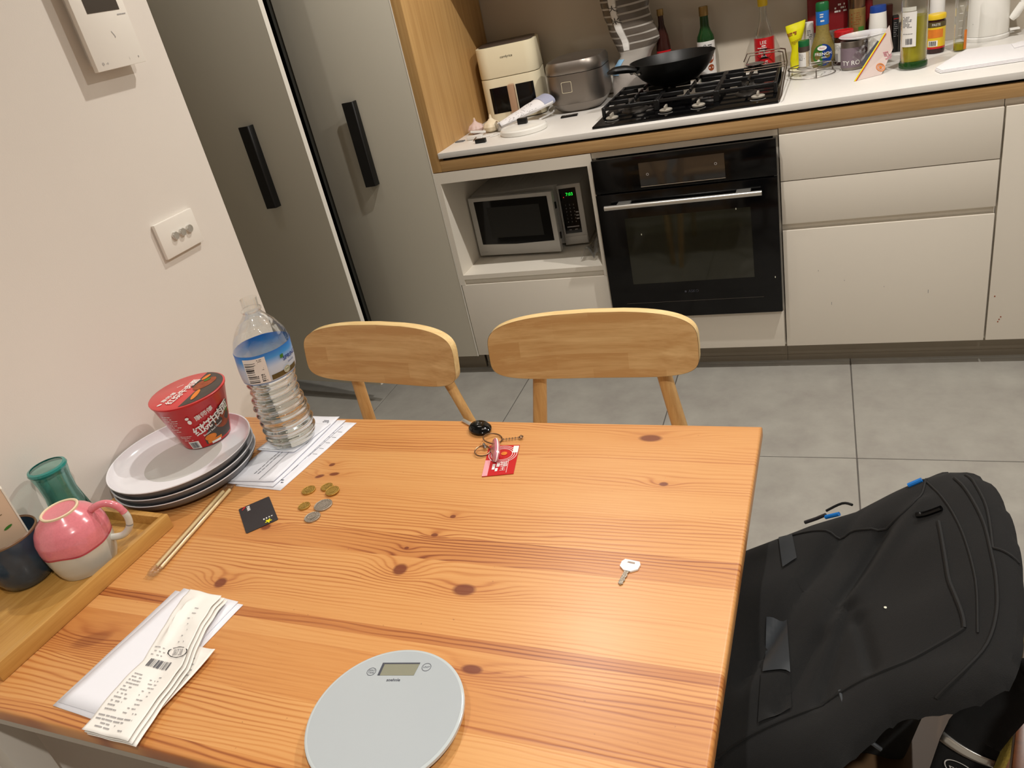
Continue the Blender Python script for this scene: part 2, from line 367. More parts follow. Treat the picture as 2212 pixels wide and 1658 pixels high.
# pine table top with knots at their real places (table coordinates)
TO = Vector((-.675, .73, 0)); TA = math.radians(-1.28)
def t_loc(x, y):
    dx, dy = x - TO.x, y - TO.y; c, s = math.cos(TA), math.sin(TA); return (dx * c + dy * s, -dx * s + dy * c)
KN = [(-.267, 1.041, .019, .010, 0), (-.454, .673, .017, .011, 0), (-.566, .700, .011, .012, .7), (-.533, .820, .005, .004, 0), (-.545, .776, .006, .004, 0), (-.226, .920, .007, .005, 0),
      (-.845, .640, .010, .011, .9), (-.393, .549, .014, .007, 0), (-.828, .942, .006, .005, .4), (-.833, .907, .009, .005, .5), (-.807, .915, .010, .005, .2), (-.852, .768, .009, .008, 0), (-.577, .744, .004, .003, 0), (-.976, .510, .030, .013, .5)]
def pine():
    m = bpy.data.materials.new('pine'); m.use_nodes = True; nt = m.node_tree; N = nt.nodes; Lk = nt.links; b = N['Principled BSDF']
    def mth(op, a, c=None, d=None):
        n = N.new('ShaderNodeMath'); n.operation = op
        for i, v in enumerate((a, c, d)):
            if v is None: continue
            if isinstance(v, (int, float)): n.inputs[i].default_value = v
            else: Lk.new(v, n.inputs[i])
        return n.outputs[0]
    tc = N.new('ShaderNodeTexCoord'); sep = N.new('ShaderNodeSeparateXYZ'); Lk.new(tc.outputs['Object'], sep.inputs[0])
    tone = N.new('ShaderNodeAttribute'); tone.attribute_type = 'OBJECT'; tone.attribute_name = 'tone'
    sh = N.new('ShaderNodeAttribute'); sh.attribute_type = 'OBJECT'; sh.attribute_name = 'shift'
    def noi(sx, sy, off=0, det=3):
        mp = N.new('ShaderNodeMapping'); mp.inputs['Scale'].default_value = (sx, sy, 1); Lk.new(tc.outputs['Object'], mp.inputs['Vector'])
        v = N.new('ShaderNodeVectorMath'); v.operation = 'ADD'; Lk.new(mp.outputs[0], v.inputs[0])
        cb = N.new('ShaderNodeCombineXYZ'); Lk.new(sh.outputs['Fac'], cb.inputs[0]); Lk.new(sh.outputs['Fac'], cb.inputs[2]); Lk.new(cb.outputs[0], v.inputs[1])
        n = N.new('ShaderNodeTexNoise'); n.inputs['Scale'].default_value = 1; n.inputs['Detail'].default_value = det; Lk.new(v.outputs[0], n.inputs['Vector']); return n.outputs[0]
    warp = mth('MULTIPLY', noi(1.6, 9), .055); warp2 = mth('MULTIPLY', noi(5, 30, 0, 2), .008)
    g = mth('ADD', mth('ADD', sep.outputs[1], warp), warp2); mask = None; halo = None
    for kx, ky, rx, ry, rot in KN:
        lx, ly = t_loc(kx, ky)
        mp = N.new('ShaderNodeMapping'); mp.vector_type = 'TEXTURE'; mp.inputs['Location'].default_value = (lx, ly, 0); mp.inputs['Rotation'].default_value = (0, 0, rot); mp.inputs['Scale'].default_value = (rx, ry, 1e6)
        Lk.new(tc.outputs['Object'], mp.inputs['Vector']); vl = N.new('ShaderNodeVectorMath'); vl.operation = 'LENGTH'; Lk.new(mp.outputs[0], vl.inputs[0]); d = vl.outputs['Value']
        mp2 = N.new('ShaderNodeMapping'); mp2.vector_type = 'TEXTURE'; mp2.inputs['Location'].default_value = (lx, ly, 0); mp2.inputs['Scale'].default_value = (rx * 4.2, max(ry, .004) * 2.2, 1e6)
        Lk.new(tc.outputs['Object'], mp2.inputs['Vector']); v2 = N.new('ShaderNodeVectorMath'); v2.operation = 'LENGTH'; Lk.new(mp2.outputs[0], v2.inputs[0])
        e = mth('EXPONENT', mth('MULTIPLY', mth('MULTIPLY', v2.outputs['Value'], v2.outputs['Value']), -1.0))
        g = mth('MULTIPLY_ADD', e, ry * 2.4, g)
        k = N.new('ShaderNodeMapRange'); Lk.new(d, k.inputs[0]); k.inputs[1].default_value = 1.15; k.inputs[2].default_value = .75; k.inputs[3].default_value = 0; k.inputs[4].default_value = .45 if rx > .025 else 1
        mask = k.outputs[0] if mask is None else mth('MAXIMUM', mask, k.outputs[0])
        halo = e if halo is None else mth('MAXIMUM', halo, e)
    s = mth('SINE', mth('MULTIPLY', g, 2 * PI * 140)); r = mth('POWER', mth('MULTIPLY_ADD', s, .5, .5), 3.0)
    amp = N.new('ShaderNodeMapRange'); Lk.new(noi(1.2, 14), amp.inputs[0]); amp.inputs[1].default_value = .38; amp.inputs[2].default_value = .66; amp.inputs[3].default_value = .08; amp.inputs[4].default_value = .62
    r = mth('MULTIPLY', r, amp.outputs[0]); fine = mth('MULTIPLY', mth('SUBTRACT', noi(12, 420, 0, 2), .5), .35)
    f = mth('ADD', mth('ADD', r, fine), mth('MULTIPLY_ADD', halo, .22, 0.0))
    f = mth('ADD', f, mth('MULTIPLY', mth('SUBTRACT', noi(.9, 5), .5), .7)); f = mth('ADD', f, tone.outputs['Fac'])
    cr = N.new('ShaderNodeValToRGB'); Lk.new(f, cr.inputs[0]); E_ = cr.color_ramp.elements
    E_[0].position = 0; E_[0].color = (*lin((216, 160, 98)), 1); E_[1].position = 1; E_[1].color = (*lin((134, 70, 34)), 1)
    e1 = E_.new(.35); e1.color = (*lin((203, 140, 78)), 1); e2 = E_.new(.7); e2.color = (*lin((176, 108, 56)), 1)
    mx = N.new('ShaderNodeMix'); mx.data_type = 'RGBA'; Lk.new(mth('MULTIPLY', mask, .9), mx.inputs[0]); Lk.new(cr.outputs[0], mx.inputs[6]); mx.inputs[7].default_value = (*lin((112, 50, 26)), 1)
    # small dents and specks
    n3 = N.new('ShaderNodeTexNoise'); n3.inputs['Scale'].default_value = 150; n3.inputs['Detail'].default_value = 2; Lk.new(tc.outputs['Object'], n3.inputs['Vector'])
    sp = N.new('ShaderNodeMapRange'); Lk.new(n3.outputs[0], sp.inputs[0]); sp.inputs[1].default_value = .73; sp.inputs[2].default_value = .8; sp.inputs[4].default_value = .5
    m2 = N.new('ShaderNodeMix'); m2.data_type = 'RGBA'; Lk.new(sp.outputs[0], m2.inputs[0]); Lk.new(mx.outputs[2], m2.inputs[6]); m2.inputs[7].default_value = (*lin((120, 66, 34)), 1)
    Lk.new(m2.outputs[2], b.inputs['Base Color']); b.inputs['Roughness'].default_value = .42; b.inputs['Coat Weight'].default_value = .10; b.inputs['Coat Roughness'].default_value = .28
    bp = N.new('ShaderNodeBump'); bp.inputs['Strength'].default_value = .25; bp.inputs['Distance'].default_value = .0008; Lk.new(mth('SUBTRACT', 1.0, f), bp.inputs['Height']); Lk.new(bp.outputs[0], b.inputs['Normal'])
    return m
M['pine'] = pine()

# ------------------------------------------------------------------ the room
# tile joints run at x = .081 + k*.6, y = 2.044 + k*.6
fl = struct(obj('floor', G().box(-3.0, 2.6, -2.6, 3.4, -.05, -.004), M['grout']))
tb = G().box(-.2985, .2985, -.2985, .2985, -.004, 0); t0 = obj('tile', tb, M['tile'], fl, bevel=.0012, seg=1); first = True
for i in range(-5, 5):
    for j in range(-8, 3):
        x, y = .081 + .6 * i - .3, 2.044 + .6 * j - .3
        if first: t0.location = (x, y, 0); first = False; continue
        o = t0.copy(); COL.objects.link(o); o.location = (x, y, 0)
struct(obj('ceiling', G().box(-3.0, 2.6, -2.6, 3.4, 2.62, 2.70), M['ceiling_paint']))
struct(obj('wall_left', G().box(-1.36, -1.26, -2.6, 1.404, 0, 2.62), M['wall_paint']))
struct(obj('wall_far_left', G().box(-3.0, -2.9, 1.3, 3.4, 0, 2.62), M['hall_low_bounce']))
struct(obj('wall_hall', G().box(-2.9, -1.36, 1.2, 1.3, 0, 2.62), M['hall_low_bounce']))
struct(obj('wall_right', G().box(2.5, 2.6, -2.6, 3.4, 0, 2.62), M['wall_paint']))
struct(obj('wall_front', G().box(-1.26, 2.5, -2.6, -2.5, 0, 2.62), M['wall_paint']))
struct(obj('wall_back', G().box(-3.0, 2.5, 3.30, 3.40, 0, 2.62), M['splash']))
# baseboard along the left wall
struct(obj('baseboard_left', G().box(-1.26, -1.248, -2.5, 1.404, 0, .07), M['cab_edge']))

# ------------------------------------------------------------------ tall cupboards
t = thing('pantry_cabinet', 'grey-white tall cupboard right of the ajar door, long black bar handle', 'cabinet', (-1.57, 2.6, 0))
obj('carcass', G().box(-1.82, -1.345, 2.62, 3.295, .085, 2.3), M['cab_edge'], t, world=True)
d = obj('door', G().box(-1.798, -1.343, 2.596, 2.616, .087, 2.3), M['tall_door_dimmed'], t, world=True, bevel=.0008)
def bar_handle(parent, x, y, z0, z1, ang=0):
    g = G(); m = Matrix.Translation((x, y, 0)) @ Matrix.Rotation(ang, 4, 'Z')
    P = [(-.022, -.034), (.018, -.030), (.022, -.026), (.022, 0), (.016, 0), (.016, -.024), (-.022, -.028)]
    g.prism(P, z0, z1, m); return obj('handle', g, M['black_matt'], parent, world=True, bevel=.001, seg=1)
bar_handle(d, -1.594, 2.596, .842, 1.152)
obj('kickboard', G().box(-1.80, -1.345, 2.66, 2.675, .0, .085), M['kick'], t, world=True)
obj('edge_strip', G().box(-1.3425, -1.3395, 2.595, 2.616, .087, 2.3), M['cab_edge'], t, world=True)
obj('gap_filler', G().box(-1.818, -1.801, 2.60, 2.62, .087, 2.3), M['grey_strip'], t, world=True)
# integrated fridge: door ajar
t = thing('fridge_cabinet', 'leftmost tall cupboard with its door ajar, long black bar handle', 'cabinet', (-2.1, 2.8, 0))
g = G(); g.box(-2.46, -1.83, 3.26, 3.29, .0, 2.3).box(-2.46, -2.44, 2.62, 3.26, 0, 2.3).box(-1.84, -1.822, 2.62, 3.26, 0, 2.3).box(-2.44, -1.84, 2.62, 3.26, 0, .085)
obj('carcass', g, M['dark_inside'], t, world=True)
obj('inner_door', G().box(-2.42, -1.86, 2.56, 2.60, .10, 2.3), M['dark_inside'], t, world=True, bevel=.004)
A1 = math.radians(-7.2)
m = Matrix.Translation((-1.69, 2.37, 0)) @ Matrix.Rotation(A1, 4, 'Z')
d = obj('door', G().box(-.62, -.002, 0, .02, .085, 2.3, m), M['tall_door_dimmed'], t, world=True, bevel=.0008)
obj('door_edge', G().box(-.002, .001, .0, .0205, .085, 2.3, m), M['cab_edge'], d, world=True)
obj('door_seal', G().box(-.60, -.05, .0205, .04, .10, 2.3, m), M['black_matt'], d, world=True)
hp = m @ Vector((-.225, 0, 0)); bar_handle(d, hp.x, hp.y, .855, 1.155, A1)
obj('kickboard', G().box(-2.44, -1.83, 2.66, 2.675, .0, .085), M['black_matt'], t, world=True)

# oak end panel with the strip below the worktop
t = thing('oak_surround', 'light oak end panel and oak strip running under the white worktop', 'panel', (-1.32, 2.6, .855))
obj('end_panel', G().box(-1.339, -1.302, 2.597, 3.295, .855, 2.3), M['oak_panel'], t, world=True, bevel=.0006)
obj('front_strip', G().box(-1.3015, 1.7, 2.597, 2.615, .855, .893), M['oak_strip'], t, world=True, bevel=.0006)
obj('shadow_gap', G().box(-1.3015, 1.7, 2.63, 2.64, .855, .903), M['dark_inside'], t, world=True)
t = obj('worktop', G().box(-1.3015, 1.7, 2.594, 3.298, .903, .923), M['stone'], bevel=.0012)
tag(t, 'long white stone worktop running along the kitchen wall', 'worktop')
t = thing('wall_cabinet', 'overhead white kitchen cabinet above the worktop', 'cabinet', (.2, 3.1, 1.53))
obj('carcass', G().box(-1.30, 1.7, 2.97, 3.295, 1.475, 2.3), M['cab_white'], t, world=True)
for i in range(5): obj('door', G().box(-1.30 + .6 * i + .002, -.702 + .6 * i, 2.95, 2.969, 1.475, 2.3), M['cab_white'], t, world=True)

# ------------------------------------------------------------------ base cabinets
FY = 2.596
t = thing('microwave_cabinet', 'white base cabinet with an open niche for the microwave', 'cabinet', (-1.04, 2.95, 0))
g = G(); g.box(-1.3385, -1.319, FY, 3.28, .4055, .852).box(-.753, -.7365, FY, 3.28, .4055, .852).box(-1.319, -.753, FY, 3.28, .428, .446).box(-1.319, -.753, 3.26, 3.28, .09, .852)
obj('carcass', g, M['cab_white'], t, world=True)
obj('top_rail', G().box(-1.319, -.753, FY, FY + .02, .812, .852), M['cab_white'], t, world=True)
obj('finger_rail', G().box(-1.319, -.753, FY + .012, FY + .03, .405, .427), M['cab_edge'], t, world=True)
obj('drawer_front', G().box(-1.335, -.739, FY, FY + .018, .092, .405), M['cab_white'], t, world=True, bevel=.0008)
obj('side_panel', G().box(-1.3385, -1.319, FY + .0185, 3.0, .09, .428).box(-.753, -.7355, FY + .0185, 3.0, .09, .428), M['cab_white'], t, world=True)
def kick(t, x0, x1):
    k = obj('kickboard', G().box(x0, x1, 2.664, 2.68, .0, .09), M['kick'], t, world=True)
    obj('kick_seal', G().box(x0, x1, 2.660, 2.664, .0, .022), M['kick'], k, world=True)
kick(t, -1.337, -.737)
t = thing('oven_cabinet', 'white base cabinet housing the black oven, plain panel below', 'cabinet', (-.435, 2.95, 0))
g = G(); g.box(-.735, -.724, FY + .02, 3.28, .09, .852).box(-.146, -.131, FY + .02, 3.28, .09, .852).box(-.724, -.146, 3.26, 3.28, .09, .852)
obj('carcass', g, M['cab_white'], t, world=True)
obj('top_rail', G().box(-.735, -.131, FY + .008, FY + .02, .833, .852), M['cab_white'], t, world=True)
obj('lower_panel', G().box(-.734, -.134, FY, FY + .018, .092, .228), M['cab_white'], t, world=True, bevel=.0008)
kick(t, -.737, -.13)
def drawer_unit(x0, x1, splits, label):
    t = thing('drawer_cabinet', label, 'cabinet', ((x0 + x1) / 2, 2.95, 0))
    obj('carcass', G().box(x0, x1, FY + .02, 3.28, .09, .852), M['cab_white'], t, world=True)
    for z0, z1 in splits: obj('drawer_front', G().box(x0 + .002, x1 - .002, FY, FY + .018, z0, z1), M['cab_white'], t, world=True, bevel=.0008)
    kick(t, x0, x1); return t
t = drawer_unit(-.129, .480, ((.687, .833), (.543, .684), (.092, .520)), 'white base cabinet with three handleless drawers right of the oven')
g = G()
for x, z, h in ((-.02, .37, .004), (.06, .33, .003), (.31, .27, .012), (.18, .30, .003), (.02, .245, .01)): g.box(x, x + .0015, FY - .0006, FY, z, z + h)
lab(obj('stain', g, M['ink_light'], t, world=True), 'small grey specks')
t = thing('door_cabinet', 'white base cabinet with plain door at the right edge of the photo', 'cabinet', (.78, 2.95, 0))
obj('carcass', G().box(.482, 1.08, FY + .02, 3.28, .09, .852), M['cab_white'], t, world=True)
obj('door', G().box(.484, 1.078, FY, FY + .018, .092, .833), M['cab_white'], t, world=True, bevel=.0008)
g = G()
for x, z in ((.512, .155), (.515, .163), (.519, .172), (.497, .245)): g.box(x, x + .0035, FY - .0006, FY, z, z + .004)
lab(obj('stain', g, M['food_brown'], t, world=True), 'small brown drips')
kick(t, .48, 1.08)
t = thing('door_cabinet', 'white base cabinet at the far right end of the worktop', 'cabinet', (1.38, 2.95, 0))
obj('carcass', G().box(1.082, 1.68, FY + .02, 3.28, .09, .852), M['cab_white'], t, world=True)
obj('door', G().box(1.084, 1.678, FY, FY + .018, .092, .833), M['cab_white'], t, world=True); kick(t, 1.08, 1.68)

# ------------------------------------------------------------------ oven
t = thing('oven', 'black built-in oven with steel bar handle and dark glass window', 'oven', (-.435, 2.9, .236))
OX0, OX1 = -.7325, -.1355
obj('body', G().box(OX0 + .01, OX1 - .01, 2.596, 3.15, .24, .82), M['black_matt'], t, world=True)
c = obj('control_panel', G().box(OX0, OX1, 2.574, 2.5955, .715, .830), M['black_gloss'], t, world=True, bevel=.0015)
f = plane_map((0, 2.574, 0), (1, 0, 0), (0, 0, 1))
lab(obj('display', patch(G(), f, -.572, -.294, .728, .806, .0005), M['oven_display'], c, world=True), 'glossy grey touch display')
g = G(); patch(g, f, -.572, -.294, .7245, .7265, .0006); obj('trim_line', g, M['steel'], c, world=True)
g = G(); ringd(g, f, -.545, .766, .003, .0045, .0008); ringd(g, f, -.322, .775, .003, .0045, .0008); obj('symbol', g, M['ink_light'], c, world=True)
d = obj('door', G().box(OX0, OX1, 2.570, 2.594, .240, .711), M['black_gloss'], t, world=True, bevel=.0015)
f = plane_map((0, 2.570, 0), (1, 0, 0), (0, 0, 1))
lab(obj('window', patch(G(), f, -.642, -.222, .375, .622, .0005), M['oven_glass'], d, world=True), 'dark olive glass window')
g = G(); g.tube([(-.697, 2.532, .676), (-.182, 2.532, .676)], .0085, 16); lab(obj('handle', g, M['steel'], t, world=True, smooth=True), 'round brushed steel bar handle')
g = G()
for x in (-.655, -.262): g.box(x, x + .045, 2.535, 2.571, .678, .684)
obj('handle_bracket', g, M['steel'], t, world=True, bevel=.001)
g = G(); text(g, f, 'ASKO', .014, -.431, .336, .0008); g.box(0, 0, 0, 0, 0, 0)
patch(g, f, -.462, -.4555, .3325, .3395, .0008); obj('lettering', g, M['ink'], d, world=True)
g = G(); patch(g, f, -.675, -.195, .2995, .3003, .0006); obj('trim_line', g, M['steel_dark'], d, world=True)
g = G()
for x, z in ((-.268, .62), (-.59, .56), (-.155, .37)): blob(g, f, x, z, .0015, .0035, .0009, 8)
obj('speck', g, M['dot_white'], d, world=True)

# ------------------------------------------------------------------ microwave in its niche (door not fully shut)
t = thing('microwave', 'silver microwave with black door, slightly open, green clock digits', 'microwave', (-1.310, 2.80, .446), math.radians(4.5))
b = obj('casing', G().box(0, .452, .012, .36, .012, .252), M['silver_plastic'], t, bevel=.004)
for x in (.03, .41):
    for y in (.05, .32): obj('foot', G().cyl((x, y), .012, 0, .013, 12), M['black_matt'], t)
g = G()
for i in range(9): g.box(.06 + i * .022, .07 + i * .022, .08, .24, .252, .2526)
obj('vent', g, M['silver_plastic'], b)
p = obj('control_panel', G().box(.358, .452, -.012, .014, .012, .252), M['silver_plastic'], t, bevel=.003)
f = plane_map((0, -.012, 0), (1, 0, 0), (0, 0, 1))
obj('keypad', patch(G(), f, .366, .432, .058, .238, .0006), M['black_gloss'], p)
g = G(); text(g, f, '7:03', .017, .405, .2135, .0012); obj('clock_digits', g, M['display_green'], p)
g = G(); blob(g, f, .381, .204, .002, .002, .0012, 8); obj('indicator', g, M['display_red'], p)
g = G()
for r_ in range(6):
    for c_ in range(3): text(g, f, '123456789*0#---+++'[(r_ * 3 + c_) % 12], .0075, .384 + .0155 * c_, .172 - r_ * .0135, .0012)
for r_ in range(3): patch(g, f, .419, .430, .139 - .013 * r_, .144 - .013 * r_, .0012)
patch(g, f, .376, .424, .083, .087, .0012); lines(g, f, .382, .396, .070, .076, 1, .003, 4, .0012); lines(g, f, .406, .422, .070, .076, 1, .003, 5, .0012)
obj('key_marks', g, M['ink_light'], p)
obj('open_button', G().box(.362, .449, -.0145, -.011, .016, .046), M['silver_plastic'], p, bevel=.0015)
md = Matrix.Translation((.002, -.004, 0)) @ Matrix.Rotation(math.radians(-8.5), 4, 'Z')
d = obj('door', G().box(0, .358, -.024, .0, .012, .252, md), M['silver_plastic'], t, bevel=.003)
f0 = plane_map((0, -.024, 0), (1, 0, 0), (0, 0, 1)); f = lambda u, v, q: md @ f0(u, v, q)
g = G(); g.b.faces.new([g.b.verts.new(f(u, v, .0007)) for u, v in ((.024, .060), (.17, .055), (.338, .060), (.338, .237), (.024, .237))]); w_ = obj('window', g, M['black_gloss'], d)
g = G(); patch(g, f, .075, .30, .085, .210, .0011); lab(obj('mesh_screen', g, M['dark_inside'], d), 'dark grey window mesh')
g = G(); lines(g, f, .012, .04, .026, .030, 1, .0018, 2, .0008); obj('print', g, M['ink_light'], d)
obj('latch', G().box(.356, .362, -.010, .0, .06, .085, md).box(.356, .362, -.010, .0, .18, .205, md), M['black_matt'], d)

# clear plastic bag pushed beside the microwave
t = thing('plastic_bag', 'crumpled clear plastic wrap on the niche floor beside the microwave', 'plastic wrap', (-.80, 2.72, .446))
g = G(); r_ = random.Random(4)
V = g.grid(lambda a, b: Vector((-.05 + .085 * a, .25 * b - .07, .004 + .055 * abs(math.sin(5 * a + 4 * b)) * (1 - b * .3) * (.3 + .7 * math.sin(PI * a)) + .006 * noise.noise(Vector((a * 9, b * 9, 3))))), 16, 20)
obj('film', g, M['film_tint'], t, smooth=False)

# ------------------------------------------------------------------ worktop things
Z = .923
# air fryer
t = thing('air_fryer', 'tall cream air fryer with dark top, two black windows and tan handle', 'air fryer', (-1.166, 3.168, Z), math.radians(12))
P = rbox(-.120, .120, -.125, .105, .048, 8); Pi = rbox(-.108, .108, -.113, .093, .042, 8)
obj('basket_housing', G().prism(P, .004, .1655), M['cream'], t, smooth=True, bevel=.003)
u = obj('body', G().prism(P, .1675, .281), M['cream'], t, smooth=True, bevel=.004)
obj('top_panel', G().prism(Pi, .281, .2855), M['fryer_top'], t, smooth=True, bevel=.002)
f = plane_map((0, -.125, 0), (1, 0, 0), (0, 0, 1))
def fry(u_, v, q):   # front with rounded corners
    a = max(-.072, min(.072, u_)); e = u_ - a
    th = e / .048
    return Vector((a + .048 * math.sin(th) + (q * math.sin(th)), -.125 + .048 - (.048 + q) * math.cos(th), v))
for u0, u1 in ((-.088, -.016), (.018, .090)):
    g = G(); n = 10
    Pp = rbox(u0, u1, .033, .133, .010, 3); cx = (u0 + u1) / 2
    g.grid(lambda a, b_: fry(u0 + (u1 - u0) * a, .035 + .098 * b_, .0008), 14, 1); lab(obj('window', g, M['black_gloss'], t), 'black glass window')
g = G(); g.prism(rbox(-.0135, .0135, .018, .138, .006, 3), 0, .03, Matrix.Translation((.001, -.124, 0)) @ Matrix.Rotation(PI / 2, 4, 'X')); lab(obj('handle', g, M['tan'], t, bevel=.003), 'tan vertical grip')
g = G(); text(g, f, 'comfyrice', .0125, .003, .240, .0010); obj('lettering', g, M['black_print'], u)
# rice cooker
t = thing('rice_cooker', 'brushed dark steel rice cooker beside the cream air fryer', 'rice cooker', (-.880, 3.115, Z), math.radians(2))
def sq(rx, ry, r, z, n=8): return [(x, y, z) for x, y in rbox(-rx, rx, -ry, ry, r, n)]
def loft(secs):
    g = G(); R = [[g.b.verts.new(p) for p in s] for s in secs]; n = len(R[0])
    for A, B in zip(R, R[1:]):
        for i in range(n): g.b.faces.new((A[i], A[(i + 1) % n], B[(i + 1) % n], B[i]))
    g.b.faces.new(R[0][::-1]); g.b.faces.new(R[-1]); return g
obj('base', loft([sq(.075, .10, .055, .0), sq(.09, .112, .06, .012), sq(.106, .126, .07, .035)]), M['steel_dark'], t, smooth=True)
b = obj('body', loft([sq(.1065, .1265, .07, .0355), sq(.110, .130, .07, .06), sq(.110, .130, .07, .142)]), M['steel_dark'], t, smooth=True)
obj('lid', loft([sq(.109, .129, .069, .144), sq(.110, .130, .07, .146), sq(.110, .130, .07, .172), sq(.103, .122, .066, .186), sq(.085, .10, .06, .192), sq(.03, .05, .02, .194)]), M['steel_dark'], t, smooth=True)
f = plane_map((-.022, -.130, .098), (1, 0, 0), (0, 0, 1)); g = G()
R1 = rbox(-.020, .020, -.020, .020, .004, 3); R2 = rbox(-.0185, .0185, -.0185, .0185, .0035, 3)
a = [g.b.verts.new(f(x, y, .001)) for x, y in R1]; c = [g.b.verts.new(f(x, y, .001)) for x, y in R2]
for i in range(len(a)): g.b.faces.new((a[i], a[(i + 1) % len(a)], c[(i + 1) % len(a)], c[i]))
lab(obj('badge_frame', g, M['cream'], b), 'thin square cream outline')
# cord and sockets by the cooker
g = G(); g.tube([(-.985, 3.16, 1.03), (-.97, 3.10, 1.0), (-.965, 3.08, .96), (-.98, 3.02, .935), (-.995, 2.99, .931), (-1.02, 2.95, .928)], .0035, 8)
CK_ = bpy.data.objects['rice_cooker']; obj('power_cord', g, M['white_plastic'], CK_, smooth=True, world=True)
t = thing('power_plate', 'white power outlet plate low on the wall behind the rice cooker', 'outlet', (-.80, 3.29, .945))
obj('plate', G().box(-.845, -.75, 3.286, 3.2995, .93, .99), M['white_switch'], t, world=True, bevel=.002); obj('switch', G().box(-.83, -.818, 3.283, 3.287, .965, .98), M['ink_light'], t, world=True)

# receipt sleeve / cloth tube leaning against the fryer
t = thing('rolled_sleeve', 'crumpled white patterned paper sleeve leaning on the air fryer front', 'paper sleeve', (-1.07, 2.92, Z))
g = G(); A_, B_ = Vector((-1.140, 2.835, .945)), Vector((-.995, 3.0, .985)); ax = (B_ - A_).normalized(); s_ = ax.cross(Vector((0, 0, 1))).normalized(); u_ = s_.cross(ax)
def slv(a, b_):
    r0 = .020 + .018 * b_ + .003 * noise.noise(Vector((a * 7, b_ * 5, 1))); w_ = 1 + .5 * b_
    return A_ + (B_ - A_) * b_ + s_ * (r0 * w_ * math.cos(2 * PI * a)) + u_ * (r0 * .55 * math.sin(2 * PI * a))
g.grid(lambda a, b_: slv(a, b_), 24, 14, cu=True); s1 = obj('sleeve', g, M['towel_white'], t, smooth=True, world=True, solid=.001)
g = G()
for k in range(70):
    a, b_ = rnd.uniform(0, .5), rnd.uniform(.1, .75); c = slv(a, b_); p2 = slv(a + .02, b_); p3 = slv(a, b_ + .02); n_ = (p2 - c).cross(p3 - c).normalized() * -1; n_ = n_ if n_.z > 0 else -n_
    g.poly([c + n_ * .0012, slv(a + .014, b_ + .004) + n_ * .0012, slv(a + .012, b_ + .02) + n_ * .0012, slv(a - .002, b_ + .012) + n_ * .0012])
lab(obj('print', g, M['ink_light'], s1, world=True), 'grey scribbled pattern')
g = G(); g.grid(lambda a, b_: slv(a, .84 + .2 * b_) + Vector((0, 0, .0016)), 20, 2, cu=True); lab(obj('band', g, M['towel_end'], s1, world=True), 'lavender grey band')
g = G(); g.lathe([(0, -.002), (.019, 0), (.021, .004), (.015, .008), (0, .006)], 20, (0, 0), Matrix.Translation(A_ - ax * .006) @ ax.to_track_quat('Z', 'X').to_matrix().to_4x4()); lab(obj('foil_end', g, M['foil'], t, world=True, smooth=True), 'crumpled silver foil end')
# pan lid
t = thing('pan_lid', 'round white pan lid with black knob on the worktop edge', 'lid', (-1.022, 2.778, Z))
obj('rim', G().lathe([(0, .002), (.085, 0), (.088, .003), (.088, .016), (.083, .021), (.078, .021), (.06, .024), (.04, .027), (0, .028)], 48), M['lid_white'], t, smooth=True)
obj('knob', G().prism(rbox(-.018, .018, -.011, .011, .004, 3), .028, .048), M['black_matt'], t, bevel=.002)
# two garlic bulbs
def garlic(x, y, m, label, s=1.0):
    t = thing('garlic_bulb', label, 'garlic', (x, y, Z), rnd.uniform(0, 3), 'garlic bulbs on the worktop')
    g = G(); prof = [(0, .001), (.012, 0), (.024, .008), (.027, .018), (.022, .028), (.011, .036), (.005, .042), (.004, .050), (0, .051)]
    def fn(a, b_):
        k = b_ * (len(prof) - 1); i = min(int(k), len(prof) - 2); q = k - i; r = (prof[i][0] * (1 - q) + prof[i + 1][0] * q) * s; z = (prof[i][1] * (1 - q) + prof[i + 1][1] * q) * s
        r *= 1 + .10 * abs(math.sin(a * PI * 8)) * (1 if z < .035 else 0); return Vector((r * math.cos(2 * PI * a), r * math.sin(2 * PI * a), z))
    g.grid(fn, 48, 24, cu=True); obj('bulb', g, m, t, smooth=True)
    obj('stem', G().cyl((0, 0), .003 * s, .046 * s, .054 * s, 8), M['raw_clay'], t)
garlic(-1.252, 2.875, M['garlic_pink'], 'pinkish garlic bulb nearest the oak end panel', 1.1); garlic(-1.180, 2.865, M['garlic_white'], 'cream garlic bulb beside the paper sleeve', 1.2)
# charger, plug, cable
t = thing('charger_block', 'white phone charger and clips lying by the pink garlic', 'charger', (-1.20, 2.76, Z))
obj('block', G().box(-1.245, -1.185, 2.752, 2.775, Z + .001, .937), M['white_plastic'], t, world=True, bevel=.003)
obj('lead', G().tube([(-1.185, 2.762, .928), (-1.165, 2.77, .927), (-1.15, 2.79, .9265), (-1.125, 2.785, .9265), (-1.13, 2.765, .9265), (-1.15, 2.755, .9265)], .0022, 6), M['white_plastic'], t, world=True)
obj('pin', G().tube([(-1.205, 2.75, .932), (-1.205, 2.72, .9265)], .0018, 6), M['brass_dull'], t, world=True)
t = obj('white_clip', G().prism([(-.03, -.006), (.03, -.006), (.03, .006), (-.03, .006)], 0, .008, Matrix.Translation((-1.222, 2.815, Z + .012)) @ Matrix.Rotation(.5, 4, 'Z') @ Matrix.Rotation(.2, 4, 'Y')), M['white_plastic'], bevel=.002); tag(t, 'long white plastic clip below the pink garlic bulb', 'clip')
t = obj('plug_cap', G().box(-1.180, -1.140, 2.672, 2.690, Z, .938), M['black_matt'], bevel=.002); tag(t, 'small black plug cap near the worktop edge', 'cap')
t = obj('cable_tray_chip', G().box(-1.293, -1.258, 2.745, 2.765, Z, Z + .004), M['ceramic_grey'], bevel=.001); tag(t, 'small flat grey piece against the oak panel', 'piece')
